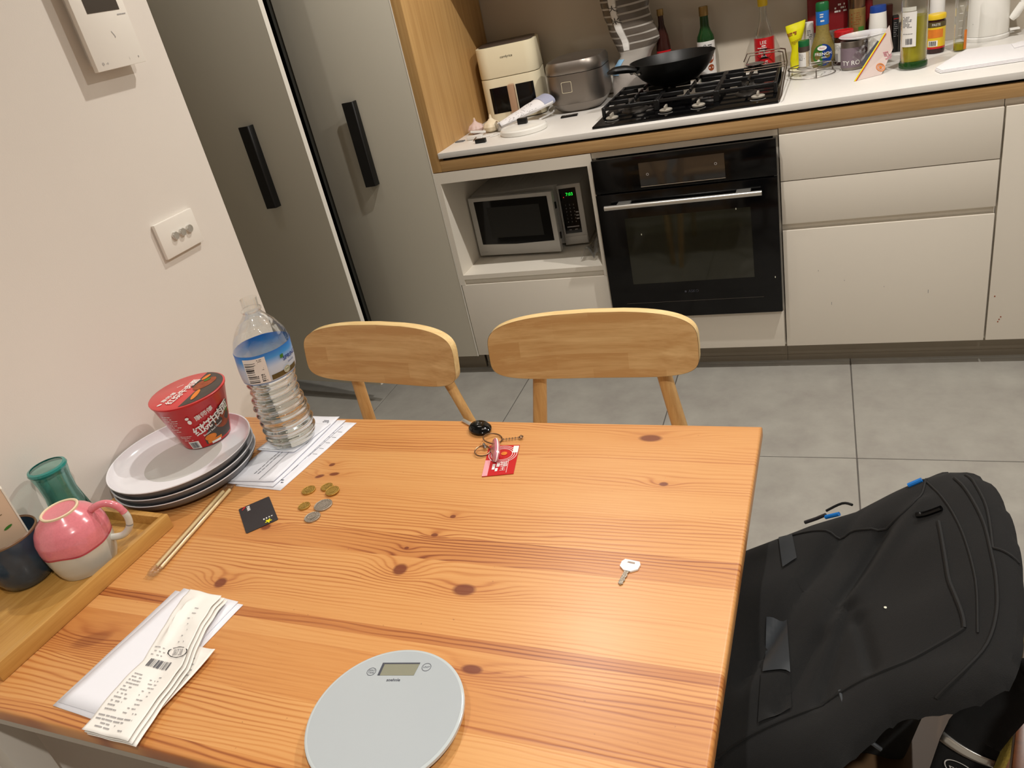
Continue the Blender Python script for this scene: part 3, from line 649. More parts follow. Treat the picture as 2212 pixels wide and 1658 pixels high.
t = thing('remote_card', 'small flat black card lying in front of the rice cooker', 'card', (-.89, 2.937, Z), .12)
obj('card', G().box(-.032, .032, -.016, .016, 0, .005), M['black_gloss'], t, bevel=.001)
g = G(); lines(g, plane_map((0, 0, .005), (1, 0, 0), (0, 1, 0)), -.018, .012, .002, .008, 1, .004, 2, .0005); obj('print', g, M['ink_light'], t)

# ------------------------------------------------------------------ gas hob
t = thing('gas_hob', 'black glass gas hob with four metal knobs and iron grates', 'hob', (-.425, 2.87, Z))
HX0, HX1, HY0, HY1 = -.726, -.126, 2.632, 3.145
obj('glass_plate', G().box(HX0, HX1, HY0, HY1, Z + .001, .931), M['black_gloss'], t, world=True, bevel=.002)
for x in (-.672, -.487, -.379, -.191):
    g = G(); g.lathe([(0, .933), (.0195, .934), (.0215, .937), (.0215, .940), (.018, .942), (0, .942)], 28, (x, 2.712)); k = obj('knob', g, M['knob_metal'], t, smooth=True, world=True)
    obj('grip', G().box(x - .0035, x + .0035, 2.692, 2.732, .941, .953), M['knob_metal'], k, world=True, bevel=.002)
    g = G(); f = plane_map((x, 2.712, .931), (1, 0, 0), (0, 1, 0)); n = 14
    for i in range(n):
        a0, a1 = PI * (1.15 + .7 * i / n), PI * (1.15 + .7 * (i + 1) / n)
        g.poly([f(r * math.cos(a), r * math.sin(a), .0004) for r, a in ((.0265, a0), (.028, a0), (.028, a1), (.0265, a1))])
    obj('dial_mark', g, M['white_print'], t, world=True)
for x, y, r in ((-.615, 2.83, .036), (-.615, 3.03, .026), (-.235, 2.83, .026), (-.235, 3.03, .036)):
    g = G(); g.lathe([(0, .931), (r + .012, .931), (r + .010, .936), (r, .938), (r, .945), (r - .004, .947), (0, .947)], 32, (x, y)); bu = obj('burner', g, M['burner_grey'], t, smooth=True, world=True)
    g = G(); g.lathe([(0, .947), (r - .006, .947), (r - .004, .950), (r - .008, .954), (0, .955)], 28, (x, y)); obj('burner_cap', g, M['black_iron'], bu, smooth=True, world=True)
def grate(x0, x1, y0, y1, z=.966):
    g = G(); h = .012; w_ = .009
    for y in (y0, y1): g.box(x0, x1, y - w_ / 2, y + w_ / 2, z - h, z)
    for x in (x0, x1): g.box(x - w_ / 2, x + w_ / 2, y0, y1, z - h, z)
    for x, y in ((x0, y0), (x1, y0), (x0, y1), (x1, y1)): g.box(x - .006, x + .006, y - .006, y + .006, .931, z)
    ym = (y0 + y1) / 2; g.box(x0, x1, ym - w_ / 2, ym + w_ / 2, z - h, z)
    for yc in ((y0 + ym) / 2, (y1 + ym) / 2):
        xc = (x0 + x1) / 2
        for s in (-1, 1):
            g.box(min(xc + s * .02, xc + s * (x1 - x0) / 2), max(xc + s * .02, xc + s * (x1 - x0) / 2), yc - w_ / 2, yc + w_ / 2, z - h, z + .003)
            g.box(xc - w_ / 2, xc + w_ / 2, min(yc + s * .02, yc + s * (ym - y0) / 2), max(yc + s * .02, yc + s * (ym - y0) / 2), z - h, z + .003)
    obj('grate', g, M['black_iron'], t, world=True, bevel=.002, seg=1)
grate(-.712, -.530, 2.765, 3.13); grate(-.522, -.330, 2.765, 3.13); grate(-.322, -.140, 2.765, 3.13)
# wok
t = thing('wok', 'black carbon wok sitting on the hob, stub handle pointing left', 'wok', (-.500, 3.015, .969))
prof = [(0, .0), (.055, .001), (.085, .012), (.115, .034), (.138, .062), (.150, .088), (.153, .094), (.150, .094), (.136, .066), (.112, .038), (.083, .016), (.055, .005), (0, .004)]
wk = obj('bowl', G().lathe(prof, 64), M['black_matt'], t, smooth=True)
hd = Vector((-.82, -.57, 0)).normalized(); sd = Vector((-hd.y, hd.x, 0))
g = G(); pts = [hd * r + Vector((0, 0, z)) + sd * q for r, z, q in ((.148, .080, .02), (.165, .086, .012), (.19, .092, .006), (.225, .094, 0), (.25, .090, -.004))]
g.tube(pts, [.012, .020, .023, .021, .008], 14, flat=.6, sm=3); lab(obj('handle', g, M['black_matt'], t, smooth=True), 'black stub grip')
g = G()
for q in (-.022, .022):
    c = hd * .142 + sd * q + Vector((0, 0, .066)); g.tube([c, c + hd * .012, c + hd * .022 + Vector((0, 0, .014)), hd * .165 + Vector((0, 0, .084))], .003, 8); g.lathe([(0, -.004), (.006, -.003), (.006, .002), (0, .004)], 12, (0, 0), Matrix.Translation(c))
lab(obj('bracket', g, M['steel'], t, smooth=True), 'chrome handle bracket')
# wire roasting rack lying on the right side of the hob
t = thing('wire_rack', 'thin wire rack standing on the right edge of the hob', 'rack', (-.18, 3.0, .966))
g = G(); fr = [(-.265, 3.15, .985), (-.255, 3.19, 1.005), (-.14, 3.19, 1.005), (-.122, 3.17, 1.003), (-.112, 3.05, .975), (-.118, 2.66, .940), (-.122, 2.64, .934)]
g.tube(fr, .0022, 6); g.tube([(p[0] - .008 if p[0] > -.2 else p[0] + .01, p[1] - .006, p[2] - .008) for p in fr], .0018, 6)
obj('frame', g, M['copper_wire'], t, world=True, smooth=True)
g = G()
for k in range(3): y = 3.10 - k * .05; g.tube([(-.262 + k * .004, y, .972), (-.118, y, .972)], .0013, 5)
obj('wire', g, M['copper_wire'], t, world=True)
t = obj('foil_saucer', G().lathe([(0, 0), (.028, .002), (.034, .008), (.033, .009), (.027, .004), (0, .002)], 24, (-.225, 3.12), Matrix.Translation((0, 0, .969))), M['foil'], smooth=True); tag(t, 'little silver dish beside the soy sauce bottle', 'dish')

def facing(x, y): return math.atan2(-y, -x)
# rice / flour bag with grey stripes, tall, twisted
t = thing('striped_bag', 'tall clear plastic bag with grey printed stripes behind the wok', 'bag', (-.69, 3.21, Z))
def bagp(a, v, off=0):
    S = [(0, -.085, .085, .040), (.05, -.083, .080, .045), (.10, -.078, .075, .045), (.125, -.058, .075, .04), (.15, -.035, .085, .035), (.19, -.050, .120, .03), (.24, -.068, .105, .03), (.30, -.085, .090, .025), (.36, -.092, .10, .02), (.42, -.095, .11, .012)]
    z = v * .42; i = 0
    while i < len(S) - 2 and z > S[i + 1][0]: i += 1
    q = (z - S[i][0]) / (S[i + 1][0] - S[i][0]); x0, x1, dp = [S[i][k] * (1 - q) + S[i + 1][k] * q for k in (1, 2, 3)]
    th = 2 * PI * a; cx, rx = (x0 + x1) / 2, (x1 - x0) / 2
    n = .006 * noise.noise(Vector((a * 9, v * 9, 2)))
    return Vector((cx + (rx + n + off) * math.copysign(abs(math.cos(th)) ** .7, math.cos(th)), (dp + n + off) * math.sin(th), z))
g = G(); g.grid(lambda a, b_: bagp(a, b_), 40, 40, cu=True); b = obj('film', g, M['bag_plastic'], t, smooth=True)
g = G(); g.grid(lambda a, b_: bagp(a, b_ * .26, -.003), 40, 12, cu=True); lab(obj('rice_filling', g, M['sandwich'], t, smooth=True), 'pale contents in the lower bag')
g = G()
for k in range(9):
    v0 = .40 + k * .063
    for u0, u1 in ((.515, .66), (.72, .97)): g.grid(lambda a, b_: bagp(u0 + (u1 - u0) * a, v0 + .047 * b_ + .02 * a * (1 if u0 > .7 else -.3), .0015), 10, 2)
lab(obj('stripe_print', g, M['stripe_grey'], b, smooth=True), 'dark grey printed stripes')
g = G(); g.grid(lambda a, b_: bagp(.665 + .05 * a, .40 + .5 * b_, .0018), 3, 16); lab(obj('label_band', g, M['label_white'], b), 'white vertical band')
g = G(); fb = lambda u, v, d_: bagp(.69 + u * 3.2, .62 + v * 2.3, .0018 + d_)
for k, s in enumerate('大米'): text(g, fb, s, .026, 0, .06 - k * .045, .001)
obj('lettering', g, M['black_print'], b)
g = G(); g.grid(lambda a, b_: bagp(.56 + .12 * a, .20 + .13 * b_, .002), 6, 4); lab(obj('sticker', g, M['sky_blue'], b), 'pale blue sticker')

def lathe_thing(name, label, cat, x, y, parts, loc_z=Z, group=None, seg=32):
    t = thing(name, label, cat, (x, y, loc_z), 0, group)
    for nm, prof, m in parts: obj(nm, G().lathe(prof, seg), M[m], t, smooth=True)
    return t
lathe_thing('sauce_bottle', 'brown bottle half hidden behind the striped bag', 'bottle', -.565, 3.235, [('body', [(0, 0), (.026, .002), (.027, .15), (.022, .19), (.011, .23), (.010, .27), (0, .27)], 'dark_food'), ('label', [(.0275, .05), (.0275, .14)], 'red'), ('cap', [(.0115, .262), (.0125, .264), (.0125, .285), (0, .285)], 'gold_tube')])
# green bottle
x, y = -.408, 3.252
t = lathe_thing('green_bottle', 'dark green bottle with orange-brown cap and white label behind the wok', 'bottle', x, y, [('glass', [(0, 0), (.030, .001), (.032, .006), (.032, .150), (.030, .162), (.022, .178), (.0165, .195), (.0155, .225), (.0155, .236), (0, .236)], 'green_glass'), ('contents', [(0, .002), (.030, .006), (.030, .152), (.024, .172), (.014, .19), (0, .19)], 'dark_wine'), ('cap', [(0, .232), (.0165, .232), (.017, .235), (.017, .262), (.0155, .265), (0, .265)], 'gold_tube')])
a0 = facing(x, y); f = cyl_map(.0322, a0)
lb = obj('label', patch(G(), f, -.055, .055, .02, .145, .0003), M['label_white'], t)
g = G(); ringd(g, f, -.004, .130, .003, .0048, .0008, 16); lines(g, f, .006, .03, .122, .134, 2, .003, 7, .0008); obj('print', g, M['black_print'], lb)
g = G(); blob(g, f, .012, .088, .016, .022, .0007); blob(g, f, .014, .05, .012, .012, .0007); obj('picture', g, M['food_brown'], lb)
# soy sauce bottle
x, y = -.197, 3.245
t = lathe_thing('soy_sauce_bottle', 'clear sauce bottle with yellow cap and red label by the wall', 'bottle', x, y, [('glass', [(0, 0), (.034, .001), (.0355, .006), (.0355, .128), (.033, .145), (.024, .168), (.0165, .185), (.0145, .205), (.0145, .232), (0, .232)], 'pet'), ('cap', [(0, .228), (.0165, .228), (.0175, .232), (.0175, .258), (.013, .262), (.011, .285), (0, .287)], 'yellow')])
a0 = facing(x, y); f = cyl_map(.0358, a0)
lb = obj('label', patch(G(), f, -.062, .062, .028, .124, .0003), M['red'], t)
g = G(); text(g, f, 'LEE', .016, -.004, .108, .0008); patch(g, f, -.010, .004, .095, .099, .0008); lines(g, f, -.026, .024, .089, .092, 1, .003, 3, .0008, 1); lines(g, f, -.02, .02, .034, .046, 2, .003, 9, .0008)
obj('white_print', g, M['white_print'], lb)
g = G(); blob(g, f, -.002, .070, .031, .018, .0007, 28); pr = obj('black_oval', g, M['black_print'], lb)
g = G(); text(g, f, 'Soy Sauce', .0105, -.001, .073, .0014); text(g, f, 'Dark', .009, -.003, .061, .0014); lines(g, f, -.018, .012, .081, .084, 1, .0015, 3, .0014); obj('lettering', g, M['white_print'], lb)
# yellow packet
t = thing('yellow_packet', 'bright yellow twisted snack packet next to the soy sauce', 'packet', (-.088, 3.215, Z))
def yp(a, v, off=0):
    S = [(0, -.020, .016, .012), (.04, -.020, .014, .016), (.075, -.013, .016, .014), (.11, -.022, .028, .016), (.135, -.030, .034, .010), (.155, -.032, .036, .002)]
    z = v * .155; i = 0
    while i < len(S) - 2 and z > S[i + 1][0]: i += 1
    q = (z - S[i][0]) / (S[i + 1][0] - S[i][0]); x0, x1, dp = [S[i][k] * (1 - q) + S[i + 1][k] * q for k in (1, 2, 3)]; th = 2 * PI * a
    return Vector(((x0 + x1) / 2 + ((x1 - x0) / 2 + off) * math.cos(th), (dp + off + .003 * noise.noise(Vector((a * 12, v * 8, 5)))) * math.sin(th), z + .006 * math.cos(th)))
g = G(); g.grid(lambda a, b_: yp(a, b_), 24, 16, cu=True); b = obj('packet_body', g, M['yellow_bright'], t, smooth=True)
g = G(); fy = lambda u, v, d_: yp(.72 + u * 9, v / .155, .001 + d_); lines(g, fy, -.018, .02, .118, .130, 2, .004, 5, .0005); lines(g, fy, -.01, .02, .085, .10, 3, .0015, 6, .0005); obj('print', g, M['food_brown'], b)
t = lathe_thing('white_tube', 'slim white squeeze tube between yellow packet and dressing bottle', 'tube', -.040, 3.235, [('tube_body', [(0, 0), (.012, .002), (.013, .02), (.016, .10), (.014, .148), (0, .15)], 'label_white')])
g = G(); lines(g, cyl_map(.0165, facing(-.04, 3.235)), -.008, .01, .09, .125, 5, .0022, 5, .001); obj('print', g, M['ink'], t)
# wire trivet
t = thing('wire_trivet', 'round wire trivet with curled wires standing on the white worktop', 'trivet', (-.030, 3.03, Z))
g = G(); R = .080; zt = .028
g.tube([(R * math.cos(2 * PI * i / 40), R * math.sin(2 * PI * i / 40), zt) for i in range(40)], .0018, 6, True)
g.tube([(.05 * math.cos(2 * PI * i / 30), .05 * math.sin(2 * PI * i / 30), zt) for i in range(30)], .0014, 6, True)
for k in range(3):
    a = -PI / 2 + .15 + k * 2 * PI / 3; c, s = math.cos(a), math.sin(a); g.tube([(R * c, R * s, zt), (R * c * 1.03, R * s * 1.03, zt - .004), (R * c * 1.04, R * s * 1.04, .0015)], .0022, 6)
    g.tube([((R - r) * math.cos(a + q), (R - r) * math.sin(a + q), zt) for r, q in ((0, 0), (.02, .15), (.04, .4), (.055, .9), (.05, 1.6), (.035, 1.9))], .0014, 6)
g.tube([((R - .006) * math.cos(2 * PI * i / 40), (R - .006) * math.sin(2 * PI * i / 40), .0025) for i in range(40)], .0012, 5, True)
obj('wires', g, M['steel_dark'], t, smooth=True)
# spice jar on the trivet
x, y = -.056, 3.028
t = lathe_thing('spice_jar', 'small spice jar with green lid standing on the wire trivet', 'jar', x, y, [('glass', [(0, 0), (.017, .001), (.018, .004), (.018, .062), (.016, .068), (0, .068)], 'pet'), ('contents', [(0, .002), (.0165, .004), (.0165, .055), (0, .055)], 'raw_clay'), ('neck_ring', [(.0182, .054), (.0186, .056), (.0186, .070), (0, .071)], 'fryer_top'), ('lid', [(0, .069), (.0178, .069), (.0182, .072), (.0182, .086), (.0168, .089), (0, .089)], 'green_dark')], Z + .0285)
f = cyl_map(.0183, facing(x, y)); lb = obj('label', patch(G(), f, -.022, .006, .006, .052, .0003), M['label_white'], t); g = G(); lines(g, f, -.018, .002, .026, .048, 5, .0016, 8, .0008); obj('print', g, M['ink'], lb)
# salad dressing
x, y = .004, 3.155
t = lathe_thing('dressing_bottle', 'salad dressing bottle with green cap, blue neck wrap and round label', 'bottle', x, y, [('body', [(0, 0), (.032, .001), (.038, .012), (.0405, .04), (.038, .07), (.030, .095), (.0225, .115), (.0205, .145), (0, .145)], 'dressing'), ('neck_wrap', [(.0212, .142), (.0215, .145), (.0215, .186), (0, .186)], 'blue'), ('cap', [(0, .185), (.021, .185), (.0215, .188), (.0215, .210), (.019, .214), (0, .214)], 'green_dark')])
a0 = facing(x, y); fp = lambda v: .0405 - .35 * abs(v - .045) ** 1.35 * (1.0 if v > .045 else .8)
f = cyl_map(lambda v: max(.03, (.0408 - 2.2 * (v - .042) ** 2)), a0)
g = G(); blob(g, f, -.001, .047, .031, .036, .0012, 32); lb = obj('label', g, M['green'], t)
g = G(); n = 20; P = [f(-.001, .047, .0018)] + [f(-.001 + .031 * math.sin(PI * i / n), .047 + .036 * math.cos(PI * i / n), .0018) for i in range(n + 1)]
V = [g.b.verts.new(p) for p in P]
for i in range(1, n + 1): g.b.faces.new((V[0], V[i], V[i + 1]))
lab(obj('label_half', g, M['blue_deep'], lb), 'deep blue right half')
g = G(); blob(g, f, -.002, .070, .014, .008, .0026, 24); text(g, f, 'FRENCH', .0135, .001, .050, .0026, bold=.02); lines(g, f, -.004, .016, .036, .042, 2, .0016, 3, .0026, 1); blob(g, f, -.012, .030, .004, .004, .0026, 12); obj('lettering', g, M['white_print'], lb)
g = G(); text(g, f, 'Praise', .006, -.002, .070, .0034); obj('brand_lettering', g, M['red'], lb)
f = cyl_map(.0216, a0); g = G(); lines(g, f, -.008, .010, .165, .18, 2, .004, 4, .0006, 1); patch(g, f, -.006, .006, .153, .158, .0006); obj('neck_print', g, M['label_white'], t)
# red foil pouches behind
t = thing('red_pouch', 'large red foil pouch with silver base, behind the dressing bottle', 'pouch', (.022, 3.272, Z))
def pou(x0, x1, h, dp): return lambda a, v, off=0: Vector(((x0 + x1) / 2 + ((x1 - x0) / 2) * math.copysign(abs(math.cos(2 * PI * a)) ** .6, math.cos(2 * PI * a)), (dp * (1 - v * .9) + off + .003 * noise.noise(Vector((a * 8, v * 6, x0 * 40)))) * math.sin(2 * PI * a), v * h))
p_ = pou(-.068, .068, .25, .020); g = G(); g.grid(lambda a, b_: p_(a, b_), 32, 16, cu=True); b = obj('pouch_body', g, M['red_dark'], t, smooth=True)
g = G(); g.grid(lambda a, b_: p_(.51 + .48 * a, .02 + .40 * b_, .0012), 24, 8); lab(obj('foil_base', g, M['foil'], b), 'crinkled silver lower half')
g = G(); g.grid(lambda a, b_: p_(.72 + .25 * a, .868 + .012 * b_, .0012), 14, 1); obj('gold_line', g, M['brass_dull'], b)
g = G(); fpz = lambda u, v, d_: p_(.82 + u * 5.5, v / .25, .001 + d_)
lines(g, fpz, -.008, .018, .158, .19, 3, .006, 12, .0006, .6); obj('print', g, M['white_print'], b)
# gold tube, tall
x, y = .118, 3.225
t = lathe_thing('gold_spray_can', 'tall gold cylindrical can with small green patch', 'can', x, y, [('can_body', [(0, 0), (.026, .001), (.027, .004), (.027, .166), (.0262, .168), (0, .168)], 'gold_tube'), ('cap', [(0, .168), (.0255, .168), (.0255, .235), (.023, .24), (0, .24)], 'brass_dull')])
f = cyl_map(.0272, facing(x, y)); g = G(); patch(g, f, .004, .024, .088, .108, .0004); lab(obj('patch', g, M['green'], t), 'green printed patch')
g = G()
for k in range(4): patch(g, f, -.021, -.017, .112 + k * .012, .117 + k * .012, .0006)
lines(g, f, -.012, .018, .115, .158, 6, .0014, 4, .0006); obj('print', g, M['food_brown'], t)
lathe_thing('dark_red_bottle', 'narrow dark red bottle squeezed between gold can and white tub', 'bottle', .155, 3.262, [('body', [(0, 0), (.014, .001), (.0145, .18), (.011, .2), (0, .2)], 'red_dark'), ('cap', [(0, .2), (.010, .2), (.010, .228), (0, .228)], 'label_white')])
# jar with red lid
x, y = .073, 3.158
t = lathe_thing('red_lid_jar', 'dark sauce jar with bright red lid and white label', 'jar', x, y, [('glass', [(0, 0), (.029, .001), (.031, .006), (.031, .082), (.027, .092), (0, .092)], 'dark_food'), ('lid', [(0, .092), (.031, .092), (.032, .095), (.032, .110), (.030, .112), (.026, .110), (0, .110)], 'red')])
f = cyl_map(.0313, facing(x, y)); lb = obj('label', patch(G(), f, -.04, .01, .012, .075, .0003), M['label_white'], t); g = G(); patch(g, f, -.033, -.020, .014, .040, .0007); lines(g, f, -.036, -.005, .05, .07, 5, .0014, 3, .0007); obj('print', g, M['ink_light'], lb)
# small glass jar behind
lathe_thing('glass_jar', 'small clear glass jar behind the dressing bottle', 'jar', .055, 3.225, [('glass', [(0, 0), (.019, .001), (.02, .004), (.02, .10), (0, .102)], 'pet')])
# curry tin with white plate on it
x, y = .098, 3.035
t = lathe_thing('food_tin', 'grey-purple labelled tin under a white saucer', 'tin', x, y, [('tin_body', [(0, 0), (.034, .001), (.0375, .006), (.038, .009), (.038, .072), (.037, .075), (.038, .078), (.037, .081), (.038, .084), (.037, .087), (.0385, .092), (0, .092)], 'steel_dark'), ('label', [(.0383, .010), (.0384, .012), (.0384, .070), (.0383, .072)], 'purple')])
f = cyl_map(.0386, facing(x, y)); g = G(); text(g, f, 'TY RO', .020, -.006, .024, .0006, bold=.012); obj('lettering', g, M['white_print'], t)
t = obj('saucer', G().lathe([(0, 0), (.050, .001), (.074, .007), (.078, .010), (.076, .0112), (.050, .0045), (0, .0035)], 48, (.132, 3.052), Matrix.Translation((0, 0, 1.0152))), M['ceramic'], smooth=True); tag(t, 'white saucer balanced on top of the purple tin', 'saucer')
# wrapped sandwich packet and grey film packet
t = thing('sandwich_packet', 'triangular clear wrapped packet with yellow and red edge stripe', 'packet', (.13, 2.86, Z))
A_, B_, D_, C_ = Vector((.094, 2.802, Z + .001)), Vector((.176, 2.85, Z + .001)), Vector((.214, 2.93, .985)), Vector((.204, 2.97, 1.050))
g = G(); n_ = (B_ - A_).cross(C_ - A_).normalized() * .012; n_ = n_ if n_.y > 0 else -n_
g.raw([A_, B_, D_, C_, A_ + n_ * .2, B_ + n_, D_ + n_, C_ + n_ * .3], [(0, 1, 2, 3), (4, 7, 6, 5), (0, 4, 5, 1), (1, 5, 6, 2), (2, 6, 7, 3), (3, 7, 4, 0)]); b = obj('packet_body', g, M['sandwich'], t, world=True)
f = plane_map(A_ - n_ * .05, C_ - A_, (B_ - A_) - (C_ - A_) * ((B_ - A_).dot(C_ - A_) / (C_ - A_).length_squared)); L_ = (C_ - A_).length
g = G(); f2 = f
nm_ = Vector((0, -1, .3)).normalized(); q1 = B_ + (D_ - B_) * .30 + (A_ - B_) * .17; q2 = B_ + (D_ - B_) * .72 + (A_ - B_) * .02
if (f(0, 0, 1) - f(0, 0, 0)).y > 0: f2 = lambda u, v, d_: f(u, v, -d_)
patch(g, f2, 0, L_ * .86, .000, .0035, .0012, 2); lab(obj('stripe', g, M['yellow_bright'], b, world=True), 'yellow edge stripe')
g = G(); patch(g, f2, 0, L_ * .86, .0036, .006, .0012, 2); lab(obj('stripe', g, M['red'], b, world=True), 'red edge stripe')
g = G(); nn_ = (f2(0, 0, 1) - f2(0, 0, 0)); ex_ = (B_ - A_).normalized(); fe = plane_map(q1, ex_, nn_.cross(ex_)); fe = fe if (fe(0, 0, 1) - fe(0, 0, 0)).dot(nn_) > 0 else (lambda u, v, d_, F=fe: F(u, v, -d_)); ringd(g, fe, 0, 0, .012, .0145, .0016); ringd(g, fe, 0, 0, .008, .0095, .0016); blob(g, fe, 0, 0, .005, .005, .0016); lab(obj('emblem', g, M['orange'], b, world=True), 'round orange emblem')
g = G(); fe2 = lambda u, v, d_: fe(u, v, d_) + (q2 - q1); lines(g, fe2, -.018, .010, -.012, .016, 5, .0032, 5, .0016, .9); lab(obj('print', g, M['pink_plastic'], b, world=True), 'pink printed words')
t = thing('film_packet', 'small clear film packet with dark strip leaning on the purple tin', 'packet', (.15, 2.93, Z))
f = plane_map((.125, 2.93, .945), (.55, .35, .62), (-.62, .1, .55)); g = G(); g.grid(lambda a, b_: f(.085 * a, .045 * b_, .003 * noise.noise(Vector((a * 6, b_ * 6, 1)))), 10, 8); obj('film', g, M['film_tint'], t, world=True)
g = G(); patch(g, f, .0, .085, -.004, .010, .001); lab(obj('strip', g, M['ink'], t, world=True), 'dark printed strip')
g = G(); f = plane_map((.185, 2.99, .94), (.3, .2, .93), (-.6, .75, .1)); g.grid(lambda a, b_: f(.10 * a, .04 * b_, .002 * noise.noise(Vector((a * 6, b_ * 6, 8)))), 8, 6); obj('film', g, M['film'], t, world=True)
# thin dark boxes
t = thing('dark_carton', 'thin dark brown carton standing behind the saucer', 'carton', (.222, 3.262, Z)); obj('carton_body', G().box(-.011, .010, -.02, .02, 0, .157), M['dark_food'], t, bevel=.001)
t = thing('black_carton', 'thin black carton with red line beside the oil bottle', 'carton', (.2415, 3.25, Z)); b = obj('carton_body', G().box(-.008, .010, -.02, .02, 0, .118), M['black_print'], t, bevel=.001)
f = plane_map((0, -.02, 0), (1, 0, 0), (0, 0, 1)); g = G(); patch(g, f, -.007, .009, .109, .111, .0004); obj('red_line', g, M['red'], b); g = G(); lines(g, f, -.006, .008, .05, .10, 8, .0016, 3, .0004); obj('print', g, M['ink_light'], b)
t = thing('black_tray', 'flat black plastic tray leaning behind the oil bottle', 'tray', (.262, 3.20, Z)); obj('tray_body', G().box(-.012, .03, -.012, .008, 0, .10), M['black_matt'], t, bevel=.003); obj('tray_rim', G().box(-.03, .04, -.016, -.012, 0, .006), M['silver_plastic'], t)
# white tub with blue band
x, y = .183, 3.20
lathe_thing('white_tub', 'upturned white tub with blue band beside the gold can', 'tub', x, y, [('tub_body', [(0, 0), (.033, .001), (.031, .06), (.0265, .145), (0, .145)], 'lid_white'), ('band', [(0, .145), (.0262, .145), (.0255, .163), (.0245, .166), (0, .166)], 'blue_deep')])
# tall oil bottle
x, y = .268, 2.885
t = lathe_thing('oil_bottle', 'tall clear glass bottle half full of yellow-green oil, white label', 'bottle', x, y, [('glass', [(0, 0), (.037, .0), (.0405, .006), (.041, .018), (.038, .026), (.0375, .20), (.033, .225), (.018, .255), (.0145, .28), (.0145, .315), (0, .316)], 'pet'), ('oil', [(0, .008), (.034, .010), (.0355, .022), (.0355, .154), (0, .154)], 'oil'), ('base_ring', [(.036, .001), (.0412, .006), (.0416, .018), (.038, .025)], 'green_glass'), ('cap', [(0, .312), (.016, .312), (.016, .335), (0, .337)], 'green_dark')])
a0 = facing(x, y); f = cyl_map(.0378, a0)
lb = obj('label', patch(G(), f, -.040, .006, .070, .170, .0005), M['label_white'], t)
g = G(); barcode(g, f, -.024, -.004, .077, .094, 10, .001, 3); lines(g, f, -.036, -.002, .125, .158, 8, .0016, 4, .001, .9); lines(g, f, -.034, .0, .105, .11, 1, .0012, 6, .001); obj('print', g, M['ink'], lb)
g = G(); patch(g, f, -.042, .004, .172, .184, .0006); lab(obj('neck_label', g, M['celadon'], t), 'pale green strip above the label')
# yellow jar
x, y = .353, 3.098
t = lathe_thing('yellow_jar', 'jar with yellow lid and yellow picture label right of the oil bottle', 'jar', x, y, [('glass', [(0, 0), (.026, .001), (.0275, .006), (.0275, .098), (.025, .105), (0, .105)], 'dark_food'), ('lid', [(0, .105), (.0278, .105), (.0285, .108), (.0285, .118), (.0265, .121), (0, .120)], 'yellow')])
f = cyl_map(.0277, facing(x, y)); lb = obj('label', patch(G(), f, -.042, .042, .022, .082, .0003), M['yellow'], t)
g = G(); patch(g, f, -.026, .022, .050, .076, .0007); lab(obj('picture', g, M['orange'], lb), 'orange picture')
g = G(); patch(g, f, -.042, .042, .083, .098, .0005); lab(obj('upper_band', g, M['hill'], lb), 'brown band'); g = G(); text(g, f, 'PASTE', .010, .0, .090, .0012, sx=.9); patch(g, f, -.024, .006, .024, .042, .0007); obj('white_print', g, M['white_print'], lb)
g = G(); barcode(g, f, -.020, .002, .026, .040, 8, .0013); obj('barcode', g, M['black_print'], lb)
g = G(); patch(g, f, -.042, .042, .016, .022, .0005); lab(obj('lower_band', g, M['red'], lb), 'red band')
lathe_thing('white_bottle', 'white bottle behind the yellow jar, top out of frame', 'bottle', .368, 3.225, [('bottle_body', [(0, 0), (.022, .001), (.023, .005), (.023, .19), (.012, .215), (.012, .24), (0, .241)], 'label_white')])
# measuring cylinder
x, y = .420, 3.06
t = lathe_thing('measuring_cylinder', 'clear measuring cylinder with a little yellow oil beside the kettle', 'cylinder', x, y, [('wall', [(0, 0), (.020, .0), (.021, .003), (.0195, .006), (.0195, .23), (.0215, .235)], 'pet'), ('oil', [(0, .004), (.018, .005), (.018, .025), (0, .025)], 'oil')])
f = cyl_map(.0197, facing(x, y)); g = G()
for k in range(5): patch(g, f, -.006, .004, .05 + k * .022, .0512 + k * .022, .0006)
obj('scale_marks', g, M['white_print'], t)
g = G(); patch(g, f, .011, .022, .006, .065, .0006); lab(obj('sticker', g, M['orange'], t), 'faded orange sticker')
# kettle
x, y = .520, 3.212
t = lathe_thing('kettle', 'white electric kettle at the right end of the worktop', 'kettle', x, y, [('base', [(0, 0), (.064, .0), (.066, .003), (.066, .012), (.062, .015), (0, .015)], 'white_plastic'), ('body', [(0, .016), (.062, .016), (.063, .020), (.060, .10), (.054, .19), (.050, .205), (0, .21)], 'lid_white')])
g = G(); g.tube([(.045, -.02, .185), (.085, -.03, .175), (.098, -.034, .14), (.092, -.034, .10), (.073, -.028, .066), (.064, -.024, .055)], [.010, .012, .012, .012, .013, .010], 12); obj('handle', g, M['lid_white'], t, smooth=True)
obj('switch', G().box(.060, .088, -.04, -.018, .020, .026), M['white_plastic'], t, bevel=.002)
g = G(); f = cyl_map(lambda v: .0615, facing(x, y)); patch(g, f, -.052, -.044, .035, .037, .0006); blob(g, f, -.046, .058, .001, .001, .001, 8); obj('mark', g, M['ink'], t)
